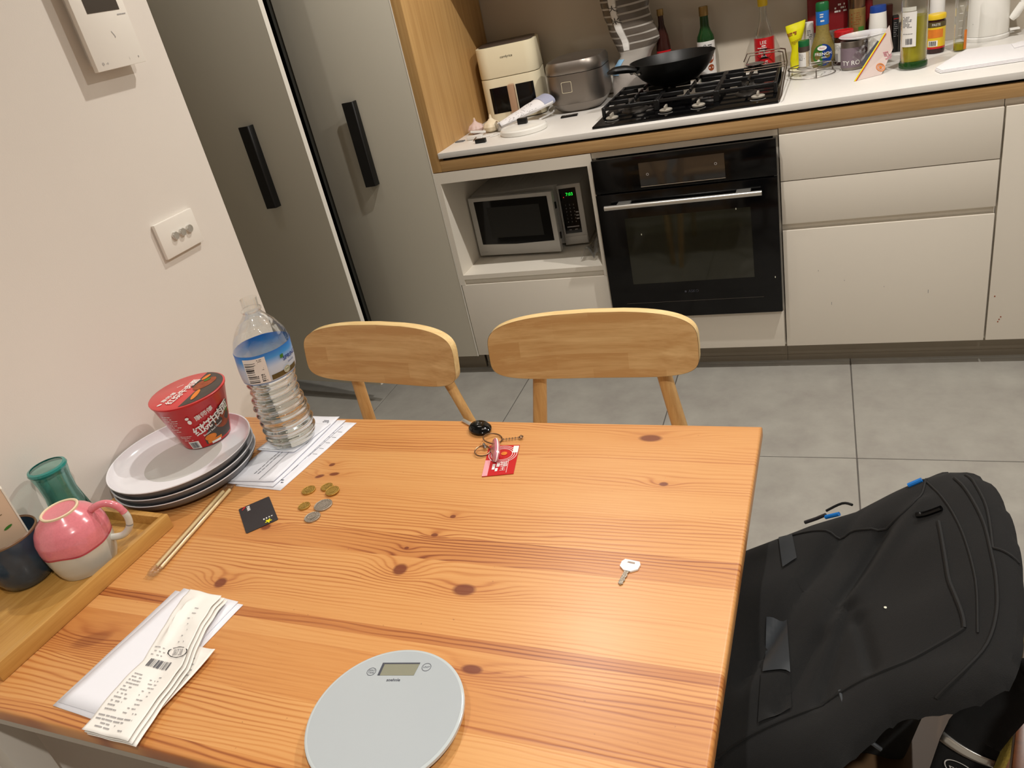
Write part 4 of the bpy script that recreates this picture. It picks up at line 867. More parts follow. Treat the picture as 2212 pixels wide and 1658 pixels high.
# folded white towel
t = thing('folded_towel', 'folded white kitchen towel lying at the right of the worktop', 'towel', (.45, 2.86, Z))
for k in range(3):
    P = [Vector(p) for p in ((.316, 2.778, 0), (.328, 2.728, 0), (.575, 2.735, 0), (.60, 2.99, 0), (.43, 3.02, 0), (.40, 2.96, 0))]; c = sum(P, Vector()) / 6
    P = [c + (p - c) * (1 - .02 * k) + Vector((rnd.uniform(-.003, .003), rnd.uniform(-.002, .002), 0)) for p in P]
    g = G(); g.prism([(p.x, p.y) for p in P], Z + .001 + k * .003, Z + .0038 + k * .003); obj('fold', g, M['towel_white'], t, world=True, bevel=.0018)
g = G(); g.prism([(.545, 2.90), (.60, 2.93), (.585, 3.0), (.55, 2.97)], Z + .0100, Z + .0125); obj('corner_flap', g, M['towel_white'], t, world=True, bevel=.0012)

# ------------------------------------------------------------------ left wall fittings
t = thing('dimmer_plate', 'white wall plate with three round silver dimmer knobs', 'switch', (-1.26, 1.2365, 1.1085))
obj('plate', G().box(0, .009, -.0575, .0575, -.037, .037), M['white_switch'], t, bevel=.0025)
for k in (-.022, 0, .022):
    g = G(); m_ = Matrix.Translation((.009, k + .006, .001)) @ Matrix.Rotation(PI / 2, 4, 'Y'); g.lathe([(0, 0), (.0084, 0), (.0086, .001), (.0086, .004), (.0076, .0055), (0, .0057)], 24, (0, 0), m_); obj('knob', g, M['steel'], t, smooth=True)
t = thing('intercom', 'white video intercom with dark screen high on the left wall', 'intercom', (-1.26, 1.252, 1.535))
b = obj('casing', G().box(.016, .026, -.064, .062, -.100, .12), M['white_switch'], t, bevel=.0015)
obj('back_box', G().box(0, .016, -.052, .036, -.088, .11), M['white_switch'], t)
f = plane_map((.026, 0, 0), (0, 1, 0), (0, 0, 1))
lab(obj('screen', patch(G(), f, -.035, .045, -.004, .11, .0005), M['screen_dark'], b), 'dark brown glass screen')
g = G(); lines(g, f, .034, .056, -.014, -.010, 1, .002, 2, .0006, 1); ringd(g, f, -.046, -.088, .0015, .0025, .0006, 10); text(g, f, '-o', .007, -.036, -.088, .0006); text(g, f, 'i', .007, .022, -.088, .0006); blob(g, f, .046, -.088, .001, .002, .0006, 8); text(g, f, 'J', .014, .006, -.042, .0006, rot=.5); obj('print', g, M['ink_light'], b)

# ------------------------------------------------------------------ dining table
T = .74
t = thing('dining_table', 'orange pine dining table with visible boards and knots', 'table', (TO.x, TO.y, 0), TA)
cuts = [(-.354, -.334, .42), (-.334, -.256, .10), (-.256, -.173, .34), (-.173, -.148, .08), (-.148, -.130, .62), (-.130, -.002, .08), (-.002, .046, .40), (.046, .118, .08), (.118, .255, .22), (.255, .363, .24)]
for i, (y0, y1, tn) in enumerate(cuts):
    g = G(); g.box(-.5725, .572, y0, y1, T - .024, T)
    es = [e for e in g.b.edges if any(abs(v.co.x) > .57 for v in e.verts) and all(abs(v.co.x - e.verts[0].co.x) < 1e-6 for v in e.verts) and abs(e.verts[0].co.z - e.verts[1].co.z) < 1e-6]
    if i in (0, len(cuts) - 1):
        yy = y0 if i == 0 else y1; es += [e for e in g.b.edges if all(abs(v.co.y - yy) < 1e-6 for v in e.verts) and abs(e.verts[0].co.x - e.verts[1].co.x) > .1]
    bmesh.ops.bevel(g.b, geom=list(set(es)), offset=.005, segments=3, profile=.5, affect='EDGES')
    o = obj('board', g, M['pine'], t); o.data.shade_smooth(); o.data.set_sharp_from_angle(angle=math.radians(50)); o['tone'] = tn; o['shift'] = i * 3.7
for y in (-.325, .305): obj('apron', G().box(-.50, .50, y, y + .02, T - .09, T - .025), M['white_paint'], t)
for x in (-.535, .515): obj('apron', G().box(x, x + .02, -.29, .29, T - .09, T - .025), M['white_paint'], t)
for x, y in ((-.515, -.30), (.515, -.30), (-.515, .305), (.515, .305)):
    g = G(); s = .026; g.raw([(x - s, y - s, T - .024), (x + s, y - s, T - .024), (x + s, y + s, T - .024), (x - s, y + s, T - .024)] + [(x - s * .7, y - s * .7, 0), (x + s * .7, y - s * .7, 0), (x + s * .7, y + s * .7, 0), (x - s * .7, y + s * .7, 0)], [(0, 1, 2, 3), (7, 6, 5, 4), (0, 4, 5, 1), (1, 5, 6, 2), (2, 6, 7, 3), (3, 7, 4, 0)])
    obj('leg', g, M['white_paint'], t, bevel=.003)

# ------------------------------------------------------------------ two oak chairs behind the table
def oak_chair(cx, cy, yaw, wd, label, shear=0):
    t = thing('dining_chair', label, 'chair', (cx, cy, 0), yaw, 'oak dining chairs behind the table')
    # local: chair faces -y, backrest at y = 0
    zc, hh, hw = .714, .074, wd / 2
    def bk(u, v, d):     # u in -1..1, v in -1..1 : curved, tilted board
        x = u; y = -.42 * (u * u) + (v * .014) + d; return Vector((x, y, zc + v * hh + (v > 0) * 0))
    n = 72; out = []
    for i in range(n):
        a = 2 * PI * i / n; c, s = math.cos(a), math.sin(a); ex = 4.4
        out.append((hw * math.copysign(abs(c) ** (2 / ex), c), (.93 if s < 0 else 1) * math.copysign(abs(s) ** (2 / ex), s)))
    out = [(x, v * (1.0 - .09 * (x / hw) ** 2)) for x, v in out]
    g = G(); rings = []
    for q in (0, .34, .67, 1.0): rings.append([(x * q, v * q) for x, v in out])
    def face(d, fl):
        V = [[g.b.verts.new(bk(x, v, d)) for x, v in r] for r in rings[1:]]; c = g.b.verts.new(bk(0, 0, d))
        for i in range(n): g.b.faces.new((c, V[0][i], V[0][(i + 1) % n]))
        for A, B in zip(V, V[1:]):
            for i in range(n): g.b.faces.new((A[i], A[(i + 1) % n], B[(i + 1) % n], B[i]))
        return V[-1]
    F = face(0, 1); B = face(.020, 0)
    b = obj('backrest', g, M['chair_oak'], t, smooth=True)
    g = G(); V0 = [g.b.verts.new(bk(x * 1.003, v * 1.006, .0)) for x, v in out]; V1 = [g.b.verts.new(bk(x * 1.003, v * 1.006, .020)) for x, v in out]
    for i in range(n): g.b.faces.new((V0[i], V0[(i + 1) % n], V1[(i + 1) % n], V1[i]))
    lab(obj('edge_band', g, M['chair_edge'], b, smooth=True), 'pale layered edge')
    for s in (-1, 1):
        p0 = Vector((s * .132 + .006 + shear * .03, .022 - .42 * .132 ** 2, .69)); p1 = Vector((s * .178 + .006 + shear * .16, .0, .42)); p2 = Vector((s * .20 + .006 + shear * .16, .06, .0))
        g = G(); g.tube([p0 + Vector((0, .002, .04)), p0, p1, p2], [.010, .0155, .018, .012], 16, flat=.85); obj('leg', g, M['leg_oak'], t, smooth=True)
    for s in (-1, 1):
        g = G(); g.tube([(s * .17 + shear * .16, -.36, .43), (s * .19 + shear * .16, -.40, 0)], [.018, .012], 16); obj('leg', g, M['leg_oak'], t, smooth=True)
    P = [(x + shear * .16, y) for x, y in rbox(-.215, .215, -.42, .0, .06, 6)]
    obj('seat', G().prism(P, .430, .452), M['chair_oak'], t, bevel=.006)
    return t
oak_chair(-.985, 1.415, math.radians(-8), .445, 'pale oak chair behind the table, left one nearest the water bottle', .42)
oak_chair(-.467, 1.425, math.radians(0), .460, 'pale oak chair behind the table, right one in front of the oven')

# ------------------------------------------------------------------ things on the table
# three plates
def plate(z, label):
    t = thing('plate', label, 'plate', (-1.1235, .900, z), 0, 'stacked grey-white plates')
    obj('outer_shell', G().lathe([(0, 0), (.095, .0), (.110, .002), (.122, .008), (.129, .016), (.1318, .0225)], 72), M['ceramic_grey'], t, smooth=True)
    obj('inner_dish', G().lathe([(.1318, .0225), (.133, .0238), (.1325, .025), (.1305, .0243), (.127, .0175), (.119, .0098), (.108, .0062), (.095, .0053), (0, .0053)], 72), M['ceramic'], t, smooth=True); return t
plate(T + .0005, 'grey-backed white plate, lowest of the stack of three'); plate(T + .0150, 'grey-backed white plate in the middle of the stack')
p3 = plate(T + .0295, 'white deep-rimmed plate on top of the stack, under the noodle cup')
o = obj('well', G().lathe([(0, .0056), (.072, .0056), (.0725, .0054)], 48), mat('plate_well', (196, 196, 192), .55), p3)
lab(o, 'matt grey centre')
# instant noodle cup
CX, CY, CZ = -1.125, .974, T + .0362
t = thing('noodle_cup', 'red instant noodle cup with Chinese lettering standing on the plates', 'noodle cup', (CX, CY, CZ))
rz_ = lambda v: .046 + .0235 * max(0, v) / .098
obj('cup_body', G().lathe([(0, .003), (.043, .003), (.0445, .0), (.046, .001), (.0695, .098), (.0715, .100), (.0715, .103), (0, .1035)], 64), M['red'], t, smooth=True)
a0 = facing(CX, CY)
def cm(u, v, d): r = rz_(v) + d; a = a0 + u / .060; return Vector((r * math.cos(a), r * math.sin(a), v))
g = G(); n = 26
g.b.faces.ensure_lookup_table() if False else None
def arcstrip(us, lo, hi, d):
    g_ = G(); A = [g_.b.verts.new(cm(u, lo(u), d)) for u in us]; B = [g_.b.verts.new(cm(u, hi(u), d)) for u in us]
    for i in range(len(us) - 1): g_.b.faces.new((A[i], A[i + 1], B[i + 1], B[i]))
    return g_
us = [-.008 + .075 * i / 30 for i in range(31)]
lab(obj('picture_background', arcstrip(us, lambda u: .006 + .004 * abs(u), lambda u: min(.072, .020 + 1.1 * max(0, u + .008)), .0006), M['food_grey'], t), 'grey-brown food photograph')
g = G(); blob(g, cm, .046, .042, .024, .017, .0011, 26); lab(obj('picture_bowl', g, M['food_brown'], t), 'printed bowl of beef noodles')
g = G(); blob(g, cm, .006, .019, .013, .007, .0012, 18); patch(g, cm, -.004, .030, .006, .013, .0011); lab(obj('picture_biscuits', g, M['orange'], t), 'printed golden noodle pile')
g = G(); blob(g, cm, .058, .058, .006, .008, .0016, 12); obj('picture_herbs', g, M['green'], t)
g = G(); sl = .34
for k, ch in enumerate('红烧牛肉面'): text(g, cm, ch, .0215, -.010 + k * .0155, .041 + k * .0055, .002, rot=.28, bold=.02)
for k, ch in enumerate('康师傅'): text(g, cm, ch, .012, -.002 + k * .0115, .070 + k * .003, .0012, rot=.2, bold=.01)
text(g, cm, 'Braised Beef Flavour', .0056, .016, .034, .002, rot=.28, bold=.01)
blob(g, cm, -.018, .066, .0035, .005, .0012, 10); blob(g, cm, -.0195, .075, .0035, .003, .0012, 10, .6)
lines(g, cm, -.064, -.034, .045, .088, 8, .0011, 5, .0008, .8); lines(g, cm, -.056, -.026, .022, .036, 4, .0009, 6, .0008, .8)
patch(g, cm, -.046, -.022, .002, .020, .0007); patch(g, cm, .004, .026, .0035, .0085, .0016)
obj('lettering', g, M['white_print'], t)
g = G(); barcode(g, cm, -.043, -.025, .004, .018, 12, .0011); obj('barcode', g, M['ink'], t)
lm = lambda u, v, d: Vector((u * math.cos(a0 + PI / 2) - v * math.sin(a0 + PI / 2), u * math.sin(a0 + PI / 2) + v * math.cos(a0 + PI / 2), .1035 + d))
lid = obj('lid_film', G().lathe([(.0715, .1037), (.0722, .1032), (.0700, .1043), (0, .1043)], 64), mat('lid_red', (210, 70, 70), .3, coat=.2), t, smooth=True)
lm = lambda u, v, d, a=a0 + PI / 2 + .12: Vector((u * math.cos(a) - v * math.sin(a), u * math.sin(a) + v * math.cos(a), .1044 + d))
g = G(); P = []
for i in range(25):
    th = -2.08 + 2.75 * i / 24; P.append((.069 * math.cos(th), .069 * math.sin(th)))
c0 = g.b.verts.new(lm(.015, -.018, .0004)); V = [g.b.verts.new(lm(x, y, .0004)) for x, y in P]
for i in range(24): g.b.faces.new((c0, V[i], V[i + 1]))
g.b.faces.new((c0, V[-1], g.b.verts.new(lm(.010, .005, .0004)))) ; lab(obj('lid_picture', g, M['food_grey'], lid), 'dark half of the lid with food photo')
g = G(); blob(g, lm, .034, -.006, .026, .016, .0009, 24, .4); lab(obj('lid_bowl', g, M['food_brown'], lid), 'printed bowl'); g = G(); blob(g, lm, .006, -.040, .020, .0055, .0010, 18, .9); lab(obj('lid_food', g, M['orange'], lid), 'printed golden noodles'); g = G(); blob(g, lm, .045, .02, .012, .005, .0013, 14, .5); lab(obj('lid_food', g, M['orange'], lid), 'printed beef pieces'); g = G(); blob(g, lm, .043, .006, .008, .005, .0015, 12, .4); obj('lid_herbs', g, M['green'], lid)
g = G()
for k, ch in enumerate('红烧牛肉面'): text(g, lm, ch, .019, -.036 + k * .0148, -.026 + k * .0115, .0018, rot=.66, bold=.02)
for k, ch in enumerate('康师傅'): text(g, lm, ch, .012, -.044 + k * .0105, -.006 + k * .0065, .0009, rot=.55, bold=.01)
blob(g, lm, -.056, -.016, .005, .003, .0009, 10); lines(g, lm, -.01, .012, .030, .033, 1, .0015, 3, .0009)
obj('lid_lettering', g, M['white_print'], lid)

# water bottle (dented, half emptied)
BX, BY = -.955, 1.012
t = thing('water_bottle', 'crumpled clear plastic water bottle with blue label, no cap', 'bottle', (BX, BY, T + .003))
def prof_b(z):
    S = [(0, .030), (.004, .043), (.02, .0475), (.05, .0475), (.10, .0455), (.140, .046), (.148, .050), (.205, .0515), (.222, .047), (.245, .034), (.262, .0185), (.268, .0150), (.271, .0185), (.274, .0185), (.276, .0145), (.294, .0145)]
    for i in range(len(S) - 1):
        if z <= S[i + 1][0] + 1e-9:
            q = (z - S[i][0]) / (S[i + 1][0] - S[i][0]); r = S[i][1] * (1 - q) + S[i + 1][1] * q; break
    if .012 < z < .14: r += .0016 * math.sin(z * 2 * PI / .0165)
    return r
def bctr(z): return Vector((-.006 * math.exp(-((z - .11) / .03) ** 2) + .018 * (z / .29) ** 2, .002 * z / .29, 0))
def bpt(a, z, off=0):
    r = prof_b(z) + off; th = 2 * PI * a; k = math.exp(-((z - .118) / .018) ** 2)
    r *= 1 - .13 * k * max(0, math.cos(th - 3.5)) ** 2; r += .0018 * noise.noise(Vector((math.cos(th) * 2, math.sin(th) * 2, z * 30))) * (1 if .03 < z < .24 else 0)
    return Vector((r * math.cos(th), r * math.sin(th), z)) + bctr(z)
NZ = 150
g = G(); V = g.grid(lambda a, b_: bpt(a, b_ * .294), 48, NZ, cu=True); g.b.faces.new([r[0] for r in V][::-1]); obj('bottle_wall', g, M['pet'], t, smooth=True)
g = G(); V = g.grid(lambda a, b_: bpt(a, .004 + b_ * .144, -.0012), 48, 90, cu=True); g.b.faces.new([r[0] for r in V][::-1]); g.b.faces.new([r[-1] for r in V]); obj('water', g, M['water'], t, smooth=True)
fa = facing(BX, BY) / (2 * PI)
fbm = lambda u, v, d: bpt(fa + u / (2 * PI * .051), v, .0006 + d)
g = G(); g.grid(lambda a, b_: bpt(a, .146 + .058 * b_, .0005), 64, 10, cu=True)
lm_ = bpy.data.materials.new('bottle_label'); lm_.use_nodes = True; nt = lm_.node_tree; b = nt.nodes['Principled BSDF']
tc = nt.nodes.new('ShaderNodeTexCoord'); sp = nt.nodes.new('ShaderNodeSeparateXYZ'); nt.links.new(tc.outputs['Object'], sp.inputs[0]); mr = nt.nodes.new('ShaderNodeMapRange'); nt.links.new(sp.outputs[2], mr.inputs[0]); mr.inputs[1].default_value = .146; mr.inputs[2].default_value = .204
cr = nt.nodes.new('ShaderNodeValToRGB'); nt.links.new(mr.outputs[0], cr.inputs[0]); E_ = cr.color_ramp.elements; E_[0].position = .0; E_[0].color = (*lin((60, 120, 190)), 1); E_[1].position = 1; E_[1].color = (*lin((24, 120, 214)), 1)
for p_, c_ in ((.06, (196, 206, 216)), (.5, (190, 208, 232)), (.8, (60, 150, 226))): e = E_.new(p_); e.color = (*lin(c_), 1)
nt.links.new(cr.outputs[0], b.inputs['Base Color']); b.inputs['Roughness'].default_value = .35; b.inputs['Alpha'].default_value = 1
lb = obj('label', g, lm_, t, smooth=True); lab(lb, 'blue wrap-around label')
g = G(); patch(g, fbm, .0, .060, .1505, .160, .0004, nu=20); lab(obj('hills', g, M['hill'], lb), 'printed brown hills')
g = G(); patch(g, fbm, -.045, -.003, .1495, .199, .0006, nu=16); lab(obj('white_panel', g, M['label_white'], lb), 'white panel with barcode')
g = G(); barcode(g, fbm, -.043, -.022, .152, .192, 13, .0011, 5, horiz=True); lines(g, fbm, -.018, -.005, .174, .197, 7, .0012, 4, .0011, .9); lines(g, fbm, -.017, -.008, .152, .168, 4, .0025, 8, .0011, .9); obj('print', g, M['black_print'], lb)
g = G(); text(g, fbm, 'SPRING', .011, .046, .180, .0011, bold=.02); text(g, fbm, 'WATER', .005, .045, .170, .0011); obj('lettering', g, M['blue_deep'], lb)
g = G(); blob(g, fbm, .0265, .187, .005, .0045, .0012, 4, PI / 4); obj('leaf_mark', g, M['green'], lb)
g = G(); blob(g, fbm, .031, .159, .007, .007, .0013, 18); obj('seal', g, M['celadon'], lb)
g = G(); ringd(g, fbm, .031, .159, .005, .0056, .0018, 16); lines(g, fbm, .0275, .035, .157, .161, 2, .001, 2, .0018); obj('seal_print', g, M['green'], lb)

# papers under the bottle
def sheet(name, P, z, m, label, cat, group, lift=.0, th=.0006, nu=10, nv=10, extra=None):
    t = thing(name, label, cat, (P[0][0], P[0][1], z), 0, group)
    A, B, C, D = [Vector((p[0], p[1], 0)) for p in P]
    def fn(u, v):
        p = (A * (1 - u) + B * u) * (1 - v) + (D * (1 - u) + C * u) * v
        return p + Vector((0, 0, z + lift * (abs(2 * u - 1) ** 3 + abs(2 * v - 1) ** 3) + .0006 * noise.noise(p * 30)))
    g = G(); g.grid(fn, nu, nv); o = obj('sheet', g, M[m], t, smooth=True, world=True, solid=th, off=1)
    return t, o, (lambda u, v, d: fn(u, v) + Vector((0, 0, th + d)))
GP = 'letters and papers under the water bottle'
t, o, f = sheet('letter', ((-.992, .868), (-.887, .862), (-.853, 1.079), (-.955, 1.087)), T + .0005, 'paper', 'printed white letter sticking out furthest right under the water bottle', 'paper', GP)
g = G()
patch(g, f, .62, .64, .30, .92, .0003); patch(g, f, .78, .79, .25, .93, .0003)
for k in range(9): patch(g, f, .64, .78, .3 + .065 * k, .303 + .065 * k, .0003)
for k in range(5): patch(g, f, .82 , .92, .5 + .085 * k, .504 + .085 * k, .0003)
lines(g, f, .70, .95, .08, .14, 2, .012, 3, .0003)
obj('print', g, M['ink'], o, world=True)
t, o, f = sheet('letter', ((-1.014, .872), (-.906, .868), (-.880, 1.084), (-.985, 1.092)), T + .0022, 'paper', 'folded white letter, lower one of the fanned pile', 'paper', GP, .0008)
t, o, f = sheet('letter', ((-1.016, .876), (-.912, .880), (-.899, 1.093), (-.99, 1.097)), T + .0046, 'paper', 'white letter with text lines on top of the fanned pile', 'paper', GP, .001)
g = G(); patch(g, f, .66, .668, .02, .55, .0003)
for q in (.42, .50): 
    for k in range(8): patch(g, f, q, q + .012, .1 + k * .05, .14 + k * .05, .0003)
for k in range(6): patch(g, f, .85, .862, .55 + k * .06, .60 + k * .06, .0003)
lines(g, f, .70, .92, .90, .94, 2, .008, 3, .0003, .9); obj('print', g, M['ink'], o, world=True)
t, o, f = sheet('envelope', ((-1.018, .972), (-.926, .968), (-.903, 1.066), (-.995, 1.072)), T + .0066, 'paper', 'small white envelope directly beneath the water bottle', 'paper', GP, .0006)
g = G(); lines(g, f, .1, .9, .03, .06, 1, .012, 3, .0003, .7); obj('print', g, M['ink_light'], o, world=True)
bpy.data.objects['water_bottle'].location.z = T + .0082

# chopsticks in a clear sleeve
t = thing('chopstick_pair', 'pair of disposable wooden chopsticks in a clear wrapper', 'chopsticks', (-.99, .75, T))
for a, b_ in (((-1.000, .846), (-.984, .656)), ((-.990, .852), (-.973, .654))):
    g = G(); g.tube([(a[0], a[1], T + .0045), (b_[0], b_[1], T + .0045)], [.0032, .0026], 10); obj('chopstick', g, M['chopstick'], t, world=True, smooth=True)
g = G(); Cc = [(-1.000, .868), (-.996, .850), (-.979, .655), (-.978, .634)]
def slf(a, b_):
    k = b_ * 3; i = min(2, int(k)); q = k - i; c = Vector(Cc[i]).lerp(Vector(Cc[i + 1]), q); w_ = .0105 * (1 - .35 * (abs(2 * b_ - 1) ** 6)); th = 2 * PI * a
    hh = .0048 * (1 - .8 * abs(2 * b_ - 1) ** 8); return Vector((c.x + w_ * math.cos(th), c.y - .1 * w_ * math.cos(th), T + .0052 + hh * math.sin(th) + .0006 * noise.noise(Vector((a * 9, b_ * 30, 0)))))
g.grid(slf, 20, 50, cu=True); obj('clear_sleeve', g, M['film'], t, world=True, smooth=True)
for (x, y) in ((-.978, .637), (-1.0, .864)):
    g = G(); g.grid(lambda a, b_: Vector((x + .02 * (a - .5), y + .018 * (b_ - .5), T + .002 + .006 * abs(noise.noise(Vector((a * 8, b_ * 8, y)))))), 8, 8); obj('sleeve_end', g, M['film'], t, world=True)

# bank card
t = thing('bank_card', 'black plastic card with red-white and lime marks on the table', 'card', (-.888, .796, T), math.radians(-44))
b = obj('card', G().prism(rbox(-.0415, .0415, -.027, .027, .003, 4), .0003, .0012), M['card_black'], t)
f = plane_map((0, 0, .0012), (1, 0, 0), (0, 1, 0))
g = G(); text(g, f, 'PAN', .0075, -.030, -.0115, .0003, bold=.03, rot=.0); lines(g, f, .021, .0255, .004, .022, 4, .0022, 3, .0003, 1); obj('lettering', g, M['white_print'], b)
g = G(); text(g, f, '7', .012, -.035, -.019, .0004, bold=.03, rot=1.2); obj('red_mark', g, M['red'], b)
g = G()
for a in range(5): blob(g, f, .0335 + .003 * math.cos(a * 1.2566), .012 + .003 * math.sin(a * 1.2566), .0034, .0014, .0004, 8, a * 1.2566)
blob(g, f, .0335, .012, .0022, .0022, .0005, 8); obj('lime_mark', g, M['yellow_bright'], b)
# coins
def coin(x, y, r, m, label, z=T, tilt=0, grp='loose coins beside the black card'):
    t = thing('coin', label, 'coin', (x, y, z), rnd.uniform(0, 3), grp); t.rotation_euler.x = tilt
    o = obj('disc', G().lathe([(0, .0003), (r, .0003), (r, .0025), (r - .0006, .0028), (r - .001, .0024), (0, .0024)], 40), M[m], t, smooth=True)
    g = G(); f = plane_map((0, 0, .0024), (1, 0, 0), (0, 1, 0)); blob(g, f, 0, .001, r * .45, r * .5, .0004, 16); ringd(g, f, 0, 0, r * .74, r * .80, .0003, 28); obj('relief', g, M[m], t); return t
coin(-.829, .865, .0122, 'gold_coin', 'gold-coloured coin nearest the papers'); coin(-.798, .876, .0110, 'gold_coin', 'gold-coloured coin half covered by another')
coin(-.779, .864, .0122, 'gold_coin', 'gold-coloured coin overlapping its neighbour, furthest right', T + .0018, .06); coin(-.811, .823, .0104, 'gold_coin', 'small gold-coloured coin beside the big silver one')
coin(-.776, .828, .0157, 'silver_coin', 'large silver coin, biggest of the six'); coin(-.778, .797, .0135, 'silver_coin', 'silver coin nearest the camera')

# car key with rings and tag
t = thing('car_keys', 'black car key with rings, beads and pink fob near the table back edge', 'keys', (-.578, 1.058, T))
a = math.radians(-33); m_ = Matrix.Translation((-.578, 1.058, 0)) @ Matrix.Rotation(a, 4, 'Z')
g = G(); g.lathe([(0, T + .0005), (.016, T + .001), (.0205, T + .004), (.021, T + .007), (.017, T + .0115), (.008, T + .013), (0, T + .0132)], 32, (0, 0), m_, sx=1.22, sy=.88); fob = obj('fob', g, M['black_gloss'], t, smooth=True, world=True)
g = G(); g.box(-.058, -.022, -.0035, .0035, T + .0015, T + .0038, m_).box(-.056, -.030, -.0042, -.0035, T + .002, T + .0034, m_); obj('blade', g, M['steel'], t, world=True, bevel=.0006)
f = lambda u, v, d: m_ @ Vector((u, v, T + .0134 - 14 * (u * u * .5 + v * v) + d))
g = G(); text(g, f, 'o', .006, -.008, .004, .0004); text(g, f, 'o', .006, -.003, -.001, .0004); text(g, f, 'o', .005, -.001, .006, .0004); g.tube([f(.004, -.006, .0006), f(.018, .006, .0004), f(.021, .0, .0006), f(.016, -.006, .001)], .0006, 5); obj('button_marks', g, M['ink_light'], fob, world=True)
def ring(c, r, n=(0, 0, 1), rr=.0012):
    q = Vector(n).to_track_quat('Z', 'X').to_matrix(); g = G(); g.tube([Vector(c) + q @ Vector((r * math.cos(2 * PI * i / 28), r * math.sin(2 * PI * i / 28), 0)) for i in range(28)], rr, 8, True); return g
obj('ring', ring((-.541, 1.025, T + .006), .0165, (.25, .1, 1)), M['brass_dull'], t, world=True, smooth=True); obj('ring', ring((-.547, .989, T + .0045), .0135, (.1, -.1, 1)), M['brass_dull'], t, world=True, smooth=True)
g = G()
for k in range(6): p = Vector((-.522, 1.027, T + .003)).lerp(Vector((-.496, 1.033, T + .003)), k / 5); g.lathe([(0, -.0022), (.0022, 0), (0, .0022)], 8, (0, 0), Matrix.Translation(p))
g.lathe([(0, -.004), (.0042, 0), (0, .004)], 12, (0, 0), Matrix.Translation((-.491, 1.034, T + .0042))); obj('bead_chain', g, M['brass_dull'], t, world=True)
g = G()
for k in range(5): p = Vector((-.553, 1.010, T + .004)).lerp(Vector((-.545, .998, T + .006)), k / 4); g.lathe([(0, -.0026), (.0026, 0), (0, .0026)], 8, (0, 0), Matrix.Translation(p))
obj('chain', g, M['steel_dark'], t, world=True)
g = G(); ax = (Vector((-.506, .952, 0)) - Vector((-.530, 1.010, 0))); L_ = ax.length; an = math.atan2(ax.y, ax.x)
mm = Matrix.Translation((-.518, .981, T + .013)) @ Matrix.Rotation(an, 4, 'Z') @ Matrix.Rotation(math.radians(62), 4, 'X')
g.lathe([(0, -.0045), (.024, -.0045), (.0285, -.002), (.0285, .002), (.024, .0045), (0, .0045)], 36, (0, 0), mm, sx=1.08, sy=.46); o = obj('pink_tag', g, M['pink_plastic'], t, smooth=True, world=True); lab(o, 'glossy pink domed tag')
g = G(); g.lathe([(.0286, -.001), (.0292, -.0008), (.0292, .0008), (.0286, .001)], 36, (0, 0), mm, sx=1.08, sy=.46); obj('tag_edge', g, M['white_print'], o, world=True)
# red card
t = thing('red_card', 'small red and white printed card lying under the pink key tag', 'card', (-.506, .968, T))
Pq = [(-.523, .921), (-.471, .932), (-.487, 1.013), (-.543, 1.009)]; b = obj('card', G().prism(Pq, T + .0004, T + .0016), M['red'], t, world=True)
A, B, C, D = [Vector((p[0], p[1], T + .0016)) for p in Pq]
f = lambda u, v, d: (A * (1 - u) + B * u) * (1 - v) + (D * (1 - u) + C * u) * v + Vector((0, 0, d))
g = G()
for r in (.30, .37, .44): ringd(g, f, .52, .68, r, r + .018, .0004, 40, .62)
patch(g, f, .82, .99, .72, .96, .0006); patch(g, f, .27, .36, .18, .36, .0005); patch(g, f, .38, .46, .12, .22, .0005); patch(g, f, .40, .50, .26, .38, .0005)
text(g, f, '福', .18, .62, .33, .0005, sx=1.4); text(g, f, '王', .14, .62, .18, .0005, sx=1.4); patch(g, f, .75, .762, .05, .5, .0004)
obj('print', g, M['white_print'], b, world=True)
g = G(); patch(g, f, 0, .17, 0, .5, .0003); lines(g, f, .02, .16, .52, .9, 1, .01, 2); lab(obj('pink_strip', g, mat('pale_pink', (236, 160, 168), .5), b, world=True), 'pale pink side strip')
g = G(); blob(g, f, .56, .70, .10, .06, .0007, 16); obj('emblem', g, M['orange'], b, world=True)
# single key
t = thing('door_key', 'single white-painted key lying alone on the table', 'key', (-.242, .735, T + .0003), math.atan2(-.036, -.006))
P = [(-.016, -.010), (-.011, -.013), (-.002, -.0125), (.004, -.005), (.004, .005), (-.002, .0125), (-.011, .013), (-.016, .010)]
g = G(); hole = [(-.013, -.0045), (-.010, -.0055), (-.010, .0055), (-.013, .0045)]
b = bmesh.new(); o1 = [b.verts.new((x, y, 0)) for x, y in P]; h1 = [b.verts.new((x, y, 0)) for x, y in hole]
es = [b.edges.new((o1[i], o1[(i + 1) % 8])) for i in range(8)] + [b.edges.new((h1[i], h1[(i + 1) % 4])) for i in range(4)]
bmesh.ops.triangle_fill(b, use_beauty=True, edges=es); g.b.free(); g.b = b; r_ = bmesh.ops.extrude_face_region(b, geom=b.faces[:]); bmesh.ops.translate(b, verts=[v for v in r_['geom'] if isinstance(v, bmesh.types.BMVert)], vec=(0, 0, .0024))
obj('head', g, M['white_plastic'], t)
obj('blade', G().prism([(.003, -.0035), (.027, -.0035), (.030, 0), (.027, .0032), (.024, .002), (.021, .0034), (.017, .002), (.013, .0034), (.009, .0022), (.003, .0035)], 0, .0019), M['silver_coin'], t)

